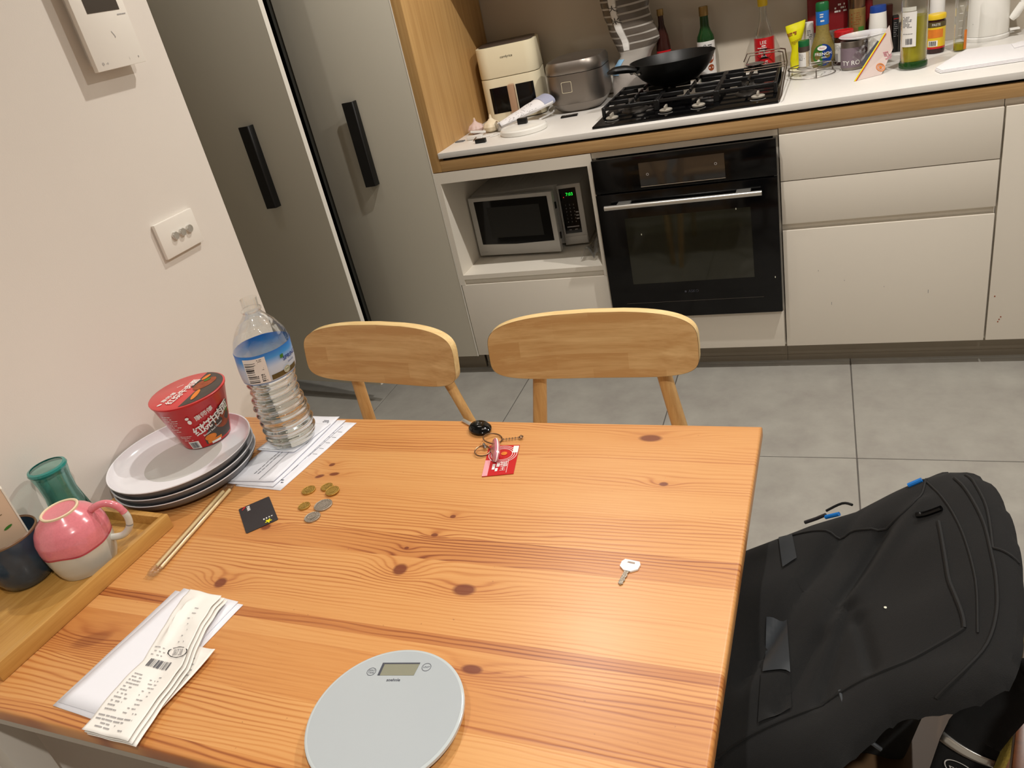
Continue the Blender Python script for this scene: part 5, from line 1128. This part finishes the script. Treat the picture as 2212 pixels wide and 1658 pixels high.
# kitchen scale
t = thing('kitchen_scale', 'round pale grey glass kitchen scale with small display', 'scale', (-.461, .461, T))
for i in range(4): a = PI / 4 + i * PI / 2; obj('foot', G().cyl((.06 * math.cos(a), .06 * math.sin(a)), .008, 0, .004, 12), M['black_matt'], t)
obj('underbody', G().lathe([(0, .0035), (.078, .0035), (.082, .006), (.082, .012), (0, .0125)], 64), M['ceramic_grey'], t, smooth=True)
b = obj('glass_top', G().lathe([(0, .0126), (.0898, .0126), (.0912, .0134), (.0912, .0170), (.0898, .0180), (.0878, .0180)], 96), M['scale_edge'], t, smooth=True)
tp = obj('platform', G().lathe([(.0878, .0181), (0, .0181)], 96), M['scale_glass'], t)
ra = math.radians(9); f = lambda u, v, d: Vector((u * math.cos(ra) - v * math.sin(ra), u * math.sin(ra) + v * math.cos(ra), .0181 + d))
u0 = -.002; g = G(); g.poly([f(x, y, .0003) for x, y in ((-.0265, .052), (.0195, .052), (.0225, .0705), (-.0255, .0705))]); lab(obj('display', g, M['lcd'], tp), 'grey-green liquid crystal display')
g = G(); g.poly([f(x, y, .0005) for x, y in ((-.0265, .052), (-.0235, .052), (-.0225, .068), (-.0255, .0705))]); g.poly([f(x, y, .0005) for x, y in ((-.0255, .0705), (.0225, .0705), (.022, .0685), (-.0225, .0685))]); obj('display_shadow_frame', g, M['ink'], tp)
g = G(); ringd(g, f, -.036, .0575, .0052, .0058, .0003, 28); ringd(g, f, .032, .064, .0052, .0058, .0003, 28)
text(g, f, 'ZERO', .0034, -.036, .0592, .0003); text(g, f, 'TARE', .0034, -.036, .0558, .0003); text(g, f, 'UNIT', .0036, .032, .064, .0003); text(g, f, 'soehnle', .0055, -.004, .0455, .0003, bold=.02)
obj('print', g, M['ink'], tp)

# bamboo tray with crockery
t = thing('bamboo_tray', 'rectangular bamboo tray along the wall holding cups', 'tray', (-1.036, .753, T + .0005), math.radians(-3))
obj('tray_floor', G().box(-.205, -.004, -.326, -.004, .002, .008), M['bamboo'], t)
for x0, x1, y0, y1 in ((-.011, 0, -.330, 0), (-.21, -.199, -.330, 0), (-.199, -.011, -.011, 0), (-.199, -.011, -.330, -.319)): obj('side', G().box(x0, x1, y0, y1, 0, .027), M['bamboo'], t, bevel=.0012)
TZ = T + .0090
# pink and celadon mug upside down
t = thing('mug', 'pink and pale grey mug standing upside down on the tray', 'mug', (-1.117, .646, TZ))
def mugr(v):
    S = [(0, .0435), (.01, .0475), (.03, .0515), (.055, .0545), (.070, .0540), (.083, .0495), (.095, .0405), (.103, .0310), (.1065, .0275)]
    for i in range(len(S) - 1):
        if v <= S[i + 1][0]: q = (v - S[i][0]) / (S[i + 1][0] - S[i][0]); return S[i][1] * (1 - q) + S[i + 1][1] * q
    return .0275
wv = lambda a: .046 + .006 * noise.noise(Vector((math.cos(a) * 1.5, math.sin(a) * 1.5, 3)))
g = G(); g.grid(lambda a, b_: Vector((mugr(b_ * wv(2 * PI * a)) * math.cos(2 * PI * a), mugr(b_ * wv(2 * PI * a)) * math.sin(2 * PI * a), b_ * wv(2 * PI * a))), 64, 10, cu=True); b = obj('lower_body', g, M['celadon'], t, smooth=True)
g = G(); g.grid(lambda a, b_: (lambda z: Vector((mugr(z) * math.cos(2 * PI * a), mugr(z) * math.sin(2 * PI * a), z)))(wv(2 * PI * a) + (.1060 - wv(2 * PI * a)) * b_), 64, 16, cu=True); u = obj('upper_body', g, M['pink_glaze'], t, smooth=True); lab(u, 'speckled pink glaze')
g = G(); g.grid(lambda a, b_: (lambda z: Vector(((mugr(z) + .0004) * math.cos(2 * PI * a), (mugr(z) + .0004) * math.sin(2 * PI * a), z)))(wv(2 * PI * a) - .001 + .003 * b_), 64, 1, cu=True); lab(obj('glaze_line', g, M['pink_line'], u), 'dark pink glaze edge')
obj('foot_ring', G().lathe([(.0285, .1050), (.029, .1085), (.0270, .1095), (.0250, .1085), (.0247, .1055)], 48), M['raw_clay'], t, smooth=True); obj('base_disc', G().lathe([(.0250, .1070), (.02, .1063), (0, .1060)], 40), M['pink_glaze'], t, smooth=True)
ha = math.radians(28); hd = Vector((math.cos(ha), math.sin(ha), 0))
g = G(); hp = [(.044, .094), (.058, .099), (.072, .098), (.084, .088), (.089, .074)]; g.tube([hd * r + Vector((0, 0, z)) for r, z in hp], .0056, 14, sm=5); h1 = obj('handle', g, M['pink_glaze'], t, smooth=True)
g = G(); hp = [(.089, .074), (.090, .064), (.087, .050), (.078, .039), (.066, .034), (.050, .036)]; g.tube([hd * r + Vector((0, 0, z)) for r, z in hp], .0056, 14, sm=5); lab(obj('handle_end', g, M['celadon'], h1, smooth=True), 'pale grey end of the handle')
# teal glass upside down
t = thing('teal_glass', 'teal glass tumbler standing upside down behind the pink mug', 'glass', (-1.206, .716, TZ))
pr = [(.0335, 0), (.0355, .004), (.034, .03), (.029, .06), (.0255, .085), (.0265, .11), (.030, .130), (.0312, .134), (.0300, .137), (.026, .138), (0, .1375)]
pi = [(0, .121), (.024, .121), (.0245, .108), (.0232, .086), (.0265, .060), (.0312, .03), (.0328, .004), (.0335, 0)]
g = G(); g.lathe(pr + pi, 56); obj('tumbler', g, M['teal_film'], t, smooth=True)
g = G(); g.lathe([(.0302, .1305), (.0316, .134), (.0302, .1376), (.0262, .1388), (.0262, .1384), (.0300, .1345)], 48); lab(obj('base_rim', g, mat('teal_dark', (40, 130, 122), .15, coat=.5), t, smooth=True), 'thick darker base rim')
# navy bowl-cup with carton
t = thing('navy_cup', 'dark blue glazed ceramic cup holding a tan carton, at the left edge', 'cup', (-1.205, .602, TZ))
obj('cup_body', G().lathe([(0, .003), (.030, .003), (.033, 0), (.036, .002), (.044, .02), (.0475, .05), (.0485, .088), (.0465, .088), (.0455, .05), (.041, .022), (.031, .008), (0, .007)], 56), M['navy_glaze'], t, smooth=True)
obj('rim', G().lathe([(.0455, .0875), (.0472, .0905), (.0488, .0885), (.0488, .086)], 56), M['brown_rim'], t, smooth=True)
t = thing('tea_carton', 'flat tan carton with pale edges standing in the navy cup', 'carton', (-1.181, .622, TZ + .012))
m_ = Matrix.Rotation(math.radians(60), 4, 'Z') @ Matrix.Rotation(math.radians(-3), 4, 'X')
b = obj('carton_body', G().box(-.066, .0, -.007, .007, 0, .15, m_), M['carton'], t, bevel=.0008); obj('edge', G().box(.0001, .002, -.0075, .0075, 0, .151, m_), M['carton_edge'], b)
f0 = plane_map((-.03, -.007, -.01), (1, 0, 0), (0, 0, 1)); f = lambda u, v, d: m_ @ f0(u, v, d)
g = G(); lines(g, f, -.035, .02, .12, .14, 3, .001, 3); lines(g, f, -.035, .02, .095, .105, 2, .0009, 4); obj('print', g, M['hill'], b)
g = G(); blob(g, f, .012, .100, .007, .0022, .0006, 10, .3); blob(g, f, -.004, .099, .002, .002, .0006, 8); obj('leaf_print', g, M['green'], b)
# brown sachet at the left edge
t = thing('brown_sachet', 'dark brown wrapped sachet on the tray at the left photo edge', 'sachet', (-1.200, .490, TZ))
g = G(); g.grid(lambda a, b_: Vector(((.030 + .002 * math.sin(b_ * 20)) * math.copysign(abs(math.cos(2 * PI * a)) ** .5, math.cos(2 * PI * a)), -.025 + .05 * b_, .011 + .009 * math.sin(2 * PI * a) * math.sin(PI * min(.97, max(.03, b_))) ** .4 + .001 * noise.noise(Vector((a * 8, b_ * 8, 0))))), 28, 14, cu=True); b = obj('sachet_body', g, M['sachet_brown'], t, smooth=True)
g = G(); lines(g, plane_map((0, 0, .0205), (1, 0, 0), (0, 1, 0)), .0, .028, -.016, .016, 4, .003, 3, .0006); obj('print', g, M['white_print'], b)

# envelope, paper and long receipts
GE = 'papers at the near left of the table'
t, o, f = sheet('envelope', ((-.934, .404), (-.800, .392), (-.774, .603), (-.910, .614)), T + .0005, 'paper', 'large blank white envelope under the receipts', 'paper', GE, .0, .0012)
t, o, f = sheet('envelope', ((-.929, .409), (-.806, .40), (-.784, .606), (-.897, .619)), T + .0026, 'paper', 'second white envelope lying slightly turned on the first', 'paper', GE)
t, o, f = sheet('receipt', ((-.828, .385), (-.768, .378), (-.750, .516), (-.812, .522)), T + .0050, 'paper_warm', 'short curled receipt lowest of the receipts, on the right', 'receipt', GE, .0035)
g = G(); lines(g, f, .3, .9, .55, .9, 6, .012, 3, .0003); obj('print', g, M['ink_light'], o, world=True)
def rcurve(v, k):    # centre line x, y of the long receipt from near end (v=0) to far end (v=1)
    P = [(-.802, .373), (-.806, .43), (-.806, .48), (-.822, .53), (-.832, .575), (-.836, .604)]
    q = v * 5; i = min(4, int(q)); q -= i; return Vector(P[i]).lerp(Vector(P[i + 1]), q)
def rec(k, dx, z, wd, seed, label):
    t = thing('receipt', label, 'receipt', (-.81, .48, z), 0, GE)
    def fn(u, v, d=0):
        c = rcurve(v, k); w_ = wd * (1 - .25 * v); x = c.x + dx + (u - .5) * w_ ; y = c.y + (.5 - u) * .004
        zz = z + .0035 * (1 + math.sin(v * 9 + seed + 2.2 * u)) * (.25 + v) * (.5 + .5 * math.sin(PI * u)) + .007 * max(0, u - .55) ** 1.3 * (1 + 2 * math.sin(PI * v)) + .002 * noise.noise(Vector((u * 3, v * 9, seed)))
        zz += .010 * math.exp(-((u - .25 - .5 * (v - .55)) / .09) ** 2) * math.exp(-((v - .68) / .14) ** 2)
        return Vector((x, y, zz + d))
    g = G(); g.grid(fn, 22, 60); o = obj('sheet', g, M['paper_warm'], t, smooth=True, world=True, solid=.0004, off=1); return o, (lambda u, v, d: fn(u, v, .0004 + d))
rec(0, .006, T + .0060, .086, 6.3, 'long crumpled receipt, lowest fold of the long ones')
rec(1, .003, T + .0100, .084, 6.2, 'long crumpled receipt in the middle of the folded pile')
o, f = rec(2, .0, T + .0140, .082, 6.1, 'long printed receipt with barcode and a circled price on top')
g = G(); barcode(g, f, .18, .70, .365, .415, 22, .0006, 9)
obj('barcode', g, M['ink'], o, world=True)
g = G(); lines(g, f, .12, .42, .10, .32, 11, .006, 3, .0005, .75); lines(g, f, .52, .86, .10, .33, 10, .005, 5, .0005, .5); lines(g, f, .08, .92, .02, .09, 4, .006, 6, .0005, .8); lines(g, f, .1, .5, .43, .50, 3, .005, 8, .0005, .7); lines(g, f, .55, .80, .52, .80, 7, .006, 7, .0005, .4)
text(g, f, '$67.38', .05, .74, .473, .0006, sx=1.9, bold=.01); obj('print', g, M['ink_light'], o, world=True)
g = G(); n = 30
for i in range(n):
    if i in (3, 4, 11): continue
    a, b_ = 2 * PI * i / n, 2 * PI * (i + 1) / n; F = lambda q, r: f(.74 + .25 * r * math.cos(q), .474 + .028 * r * math.sin(q), .0009); g.poly([F(a, 1), F(a, 1.08 + .03 * (i % 3)), F(b_, 1.08 + .03 * ((i + 1) % 3)), F(b_, 1)])
lab(obj('pen_circle', g, M['ink_black'], o, world=True), 'black pen ring round the price')

# ------------------------------------------------------------------ brown chair at the right end with the backpack
t = thing('wooden_chair', 'reddish brown wooden chair at the right end of the table under the backpack', 'chair', (.0, .72, 0))
yw = math.radians(-14); m_ = Matrix.Translation((.165, .73, 0)) @ Matrix.Rotation(yw, 4, 'Z')
obj('seat', G().prism(rbox(-.40, -.01, -.20, .20, .05, 6), .405, .43, m_), mat('seat_wood_shaded', (84, 62, 38), .5), t, world=True, bevel=.006)  # seat darker than the chair: shade below the backpack put into its colour
for s in (-1, 1):
    g = G(); mm = m_ @ Matrix.Translation((.01, s * .225, 0)); q = [(-.0, 0), (.012, .40), (.035, .60), (.115, 1.0)]
    g.raw([mm @ Vector((x + dx, dy, z)) for x, z in q for dx, dy in ((0, -.022), (.042, -.022), (.042, .022), (0, .022))], [(4 * i + j, 4 * i + (j + 1) % 4, 4 * i + 4 + (j + 1) % 4, 4 * i + 4 + j) for i in range(3) for j in range(4)] + [(3, 2, 1, 0), (12, 13, 14, 15)])
    obj('back_post', g, M['brown_wood'], t, world=True, bevel=.004)
for z, x in ((.93, .094), (.62, .036)):
    obj('back_rail', G().box(x, x + .022, -.20, .20, z - .04, z + .04, m_), M['brown_wood'], t, world=True, bevel=.004)
for s in (-1, 1):
    g = G(); mm = m_; g.tube([mm @ Vector((-.36, s * .165, .405)), mm @ Vector((-.375, s * .175, 0))], [.02, .015], 14); obj('leg', g, M['brown_wood'], t, world=True, smooth=True)
for s in (-1, 1): obj('side_rail', G().box(-.36, .01, s * .18 - .009, s * .18 + .009, .35, .40, m_), M['brown_wood'], t, world=True)
# yellow knitted cloth
t = thing('yellow_cloth', 'yellow knitted cloth hanging beside the brown chair post', 'cloth', (.19, .73, .4))
g = G(); g.grid(lambda a, b_: Vector((.172 + .012 * math.sin(a * 5) * .4 + .035 * b_, .80 - .11 * a, .40 + .24 * b_)), 14, 24); obj('cloth', g, M['knit'], t, world=True, smooth=True, solid=.006)

# backpack
t = thing('backpack', 'black fabric backpack with blue zip pulls slumped on the brown chair', 'backpack', (0, .72, .43))
OUT = [(-.155, .939), (-.124, .925), (-.055, .908), (-.017, .898), (.035, .879), (.078, .877), (.113, .873), (.14, .859), (.166, .817), (.176, .76), (.177, .708), (.173, .658), (.162, .59), (.154, .562), (.144, .543), (.123, .537), (.103, .538), (.076, .544), (.055, .544), (.039, .535), (.022, .524), (.001, .509), (-.042, .515), (-.114, .55), (-.16, .644), (-.177, .818)]
def edged(x, y):
    d = 9
    for i in range(len(OUT)):
        ax, ay = OUT[i]; bx, by = OUT[(i + 1) % len(OUT)]; L2 = (bx - ax) ** 2 + (by - ay) ** 2; q = max(0, min(1, ((x - ax) * (bx - ax) + (y - ay) * (by - ay)) / L2)); d = min(d, math.hypot(x - ax - q * (bx - ax), y - ay - q * (by - ay)))
    return d
pz = lambda x, y: .602 + .8 * (x + .13)
FOLD = [((-.055, .60), (.06, .80), .010, .011), ((-.01, .59), (.02, .70), .008, .009), ((.04, .60), (.03, .68), .007, .007), ((-.10, .66), (.03, .86), .012, .010), ((.0, .69), (.10, .81), .012, -.006)]
def ptop(x, y, d=0):
    e = edged(x, y); q = min(1, e / .045); z = pz(x, y) - .004 + .026 * math.sqrt(max(0, 1 - (1 - q) ** 2)) + .011 * noise.noise(Vector((x * 12, y * 12, 1))) * q
    for (ax, ay), (bx, by), w_, h_ in FOLD:
        L2 = (bx - ax) ** 2 + (by - ay) ** 2; s = max(0, min(1, ((x - ax) * (bx - ax) + (y - ay) * (by - ay)) / L2)); dd = math.hypot(x - ax - s * (bx - ax), y - ay - s * (by - ay)); z -= 1.4 * h_ * math.exp(-(dd / w_) ** 2) * q
    return Vector((x, y, z + d))
# dense outline
DO = []
for i in range(len(OUT)):
    a = [Vector(OUT[(i + k) % len(OUT)]) for k in (-1, 0, 1, 2)]
    for s in range(5):
        q = s / 5; DO.append(.5 * ((2 * a[1]) + (a[2] - a[0]) * q + (2 * a[0] - 5 * a[1] + 4 * a[2] - a[3]) * q * q + (3 * a[1] - a[0] - 3 * a[2] + a[3]) * q ** 3))
cc = Vector((.005, .715)); g = G(); n = len(DO); rows = []
for k in range(1, 31):
    q = k / 30; rows.append([g.b.verts.new(ptop(*(cc + (p - cc) * q))) for p in DO])
c0 = g.b.verts.new(ptop(*cc))
for i in range(n): g.b.faces.new((c0, rows[0][i], rows[0][(i + 1) % n]))
for k, (sc_, dz) in enumerate(((.975, -.035), (.94, -.075), (.88, -.115), (.76, -.15))):
    rows.append([g.b.verts.new((cc.x + (p.x - cc.x) * sc_ + .10 * -dz, cc.y + (p.y - cc.y) * sc_ + .85 * -dz, max(.4325, pz(p.x, p.y) - .004 + dz))) for p in DO])
rows.append([g.b.verts.new((cc.x + .01 + (p.x - cc.x) * .52, cc.y + .10 + (p.y - cc.y) * .42, .4318)) for p in DO])
for A, B in zip(rows, rows[1:]):
    for i in range(n): g.b.faces.new((A[i], A[(i + 1) % n], B[(i + 1) % n], B[i]))
g.b.faces.new(rows[-1]); body = obj('body', g, M['pack'], t, world=True, smooth=True)
def path(P, step=.006):
    if len(P) > 2:
        q_ = [Vector(P[0])] + [Vector(p) for p in P] + [Vector(P[-1])]; P = [tuple(.5 * ((2 * q_[i]) + (q_[i + 1] - q_[i - 1]) * t + (2 * q_[i - 1] - 5 * q_[i] + 4 * q_[i + 1] - q_[i + 2]) * t * t + (3 * q_[i] - q_[i - 1] - 3 * q_[i + 1] + q_[i + 2]) * t ** 3)) for i in range(1, len(q_) - 2) for t in (0, .25, .5, .75)] + [tuple(P[-1])]
    o_ = []
    for a, b_ in zip(P, P[1:]):
        k = max(1, int(math.dist(a, b_) / step))
        for i in range(k): o_.append((a[0] + (b_[0] - a[0]) * i / k, a[1] + (b_[1] - a[1]) * i / k))
    return o_ + [P[-1]]
def seam(P, r=.0013, m='pack_seam', nm='seam', d=.0006):
    g = G(); g.tube([ptop(x, y, d) for x, y in path(P)], r, 6); return obj(nm, g, M[m], body, world=True, smooth=True)
seam([(.114, .764), (.114, .737), (.114, .701), (.114, .668), (.119, .627), (.119, .611)], .0022, nm='zipper')
seam([(.137, .831), (.146, .78), (.151, .737), (.151, .694), (.15, .656), (.145, .617), (.133, .584), (.113, .563), (.09, .549)], .0018)
seam([(-.055, .888), (.043, .817), (.078, .807), (.101, .821), (.111, .856)], .0016); seam([(-.13, .57), (-.072, .575), (-.044, .578), (-.016, .58), (.02, .587), (.067, .592), (.099, .603), (.119, .611)], .0018)
seam([(.152, .695), (.161, .687), (.172, .673)], .0014); seam([(.149, .837), (.153, .802), (.157, .755), (.153, .694)], .0016); seam([(.108, .858), (.122, .80), (.132, .73), (.134, .66), (.128, .60)], .0012)
def panel(P, m, nm, label, d=.0032):
    g = G(); A, B, C, D = [Vector(p) for p in P]; g.grid(lambda u, v: ptop(*((A * (1 - u) + B * u) * (1 - v) + (D * (1 - u) + C * u) * v), d), 6, 14); return lab(obj(nm, g, M[m], body, world=True, smooth=True), label)
panel([(-.066, .897), (-.047, .883), (-.039, .822), (-.057, .817)], 'pack_strip', 'reflective_strip', 'grey reflective strip near the top')
panel([(-.074, .742), (-.049, .73), (-.042, .642), (-.074, .654)], 'pack_strip', 'reflective_strip', 'grey reflective strip, lower piece')
panel([(-.075, .65), (-.042, .638), (-.039, .59), (-.075, .585)], 'pack', 'side_panel', 'plain fabric tab below the strip')
def cord(P, r, m, nm, label, d=.004):
    g = G(); g.tube([ptop(x, y, d) for x, y in path(P, .004)], r, 8); return lab(obj(nm, g, M[m], t, world=True, smooth=True), label)
cord([(-.030, .906), (-.003, .898)], .0026, 'card_black', 'zip_cord', 'black corded zip pull', .003); cord([(-.003, .896), (.014, .889)], .0030, 'zip_blue', 'zip_pull', 'bright blue zip slider', .003); cord([(.092, .856), (.106, .855)], .0028, 'zip_blue', 'zip_pull', 'bright blue zip slider near the top', .003)
cord([(.094, .788), (.118, .781)], .0032, 'black_gloss', 'zip_cord', 'black rubber zip pull'); cord([(-.002, .902), (.018, .898), (.03, .888)], .0018, 'pack_seam', 'zip_loop', 'black loop behind the zip', .002)
g = G(); g.lathe([(0, -.0012), (.0016, 0), (0, .0012)], 8, (0, 0), Matrix.Translation(ptop(.056, .676, .001))); lab(obj('speck', g, M['dot_white'], body, world=True), 'tiny pale speck')
g = G(); lp = [(.009, .588, .0), (.012, .572, -.003), (.018, .556, -.010), (.031, .543, -.018), (.045, .541, -.03)]; g.tube([ptop(x, y, d) for x, y, d in lp], .0022, 8); obj('pocket_binding', g, M['pack_strip'], t, world=True, smooth=True)
# shoulder strap
SP = [Vector(p) for p in ((.176, .60, .775), (.171, .612, .75), (.162, .615, .72), (.150, .617, .69), (.139, .618, .66), (.133, .617, .63), (.128, .615, .60), (.119, .61, .555), (.105, .60, .50))]
SW = [.020, .022, .024, .026, .028, .029, .029, .028, .026]
def strap(u, v, d=0):
    q = v * (len(SP) - 1); i = min(len(SP) - 2, int(q)); q -= i; c = SP[i].lerp(SP[i + 1], q); tn = (SP[min(i + 1, len(SP) - 1)] - SP[max(i - 0, 0)]).normalized(); w_ = SW[i] * (1 - q) + SW[i + 1] * q
    vd = (c - Vector((0, 0, 1.445))).normalized(); nn = -vd; nn = (nn - tn * nn.dot(tn)).normalized(); sd_ = tn.cross(nn).normalized(); return c + sd_ * (w_ * (u - .5) * 1.7) + nn * (d - .004 * (2 * u - 1) ** 2)
g = G(); g.grid(lambda a, b_: strap(a, b_), 8, 48); st = obj('shoulder_strap', g, M['pack'], t, world=True, smooth=True, solid=.010, off=0)
g = G(); g.grid(lambda a, b_: strap(a * 1.04 - .02, .575 + .05 * b_, .0068), 8, 3); lab(obj('keeper', g, M['steel'], st, world=True, smooth=True, solid=.002), 'silver metal strap keeper')
sgn = 1 if strap(1, .72).x > strap(0, .72).x else -1
fs = lambda u, v, d: strap(.5 + sgn * u / .049, .715 + v / .33, .0062 + d)
g = G(); ringd(g, fs, 0, 0, .0140, .0152, .0008, 36); text(g, fs, 'DELL', .0095, 0, 0, .0008, rot=-.45, bold=.01); obj('logo', g, M['label_white'], st, world=True)
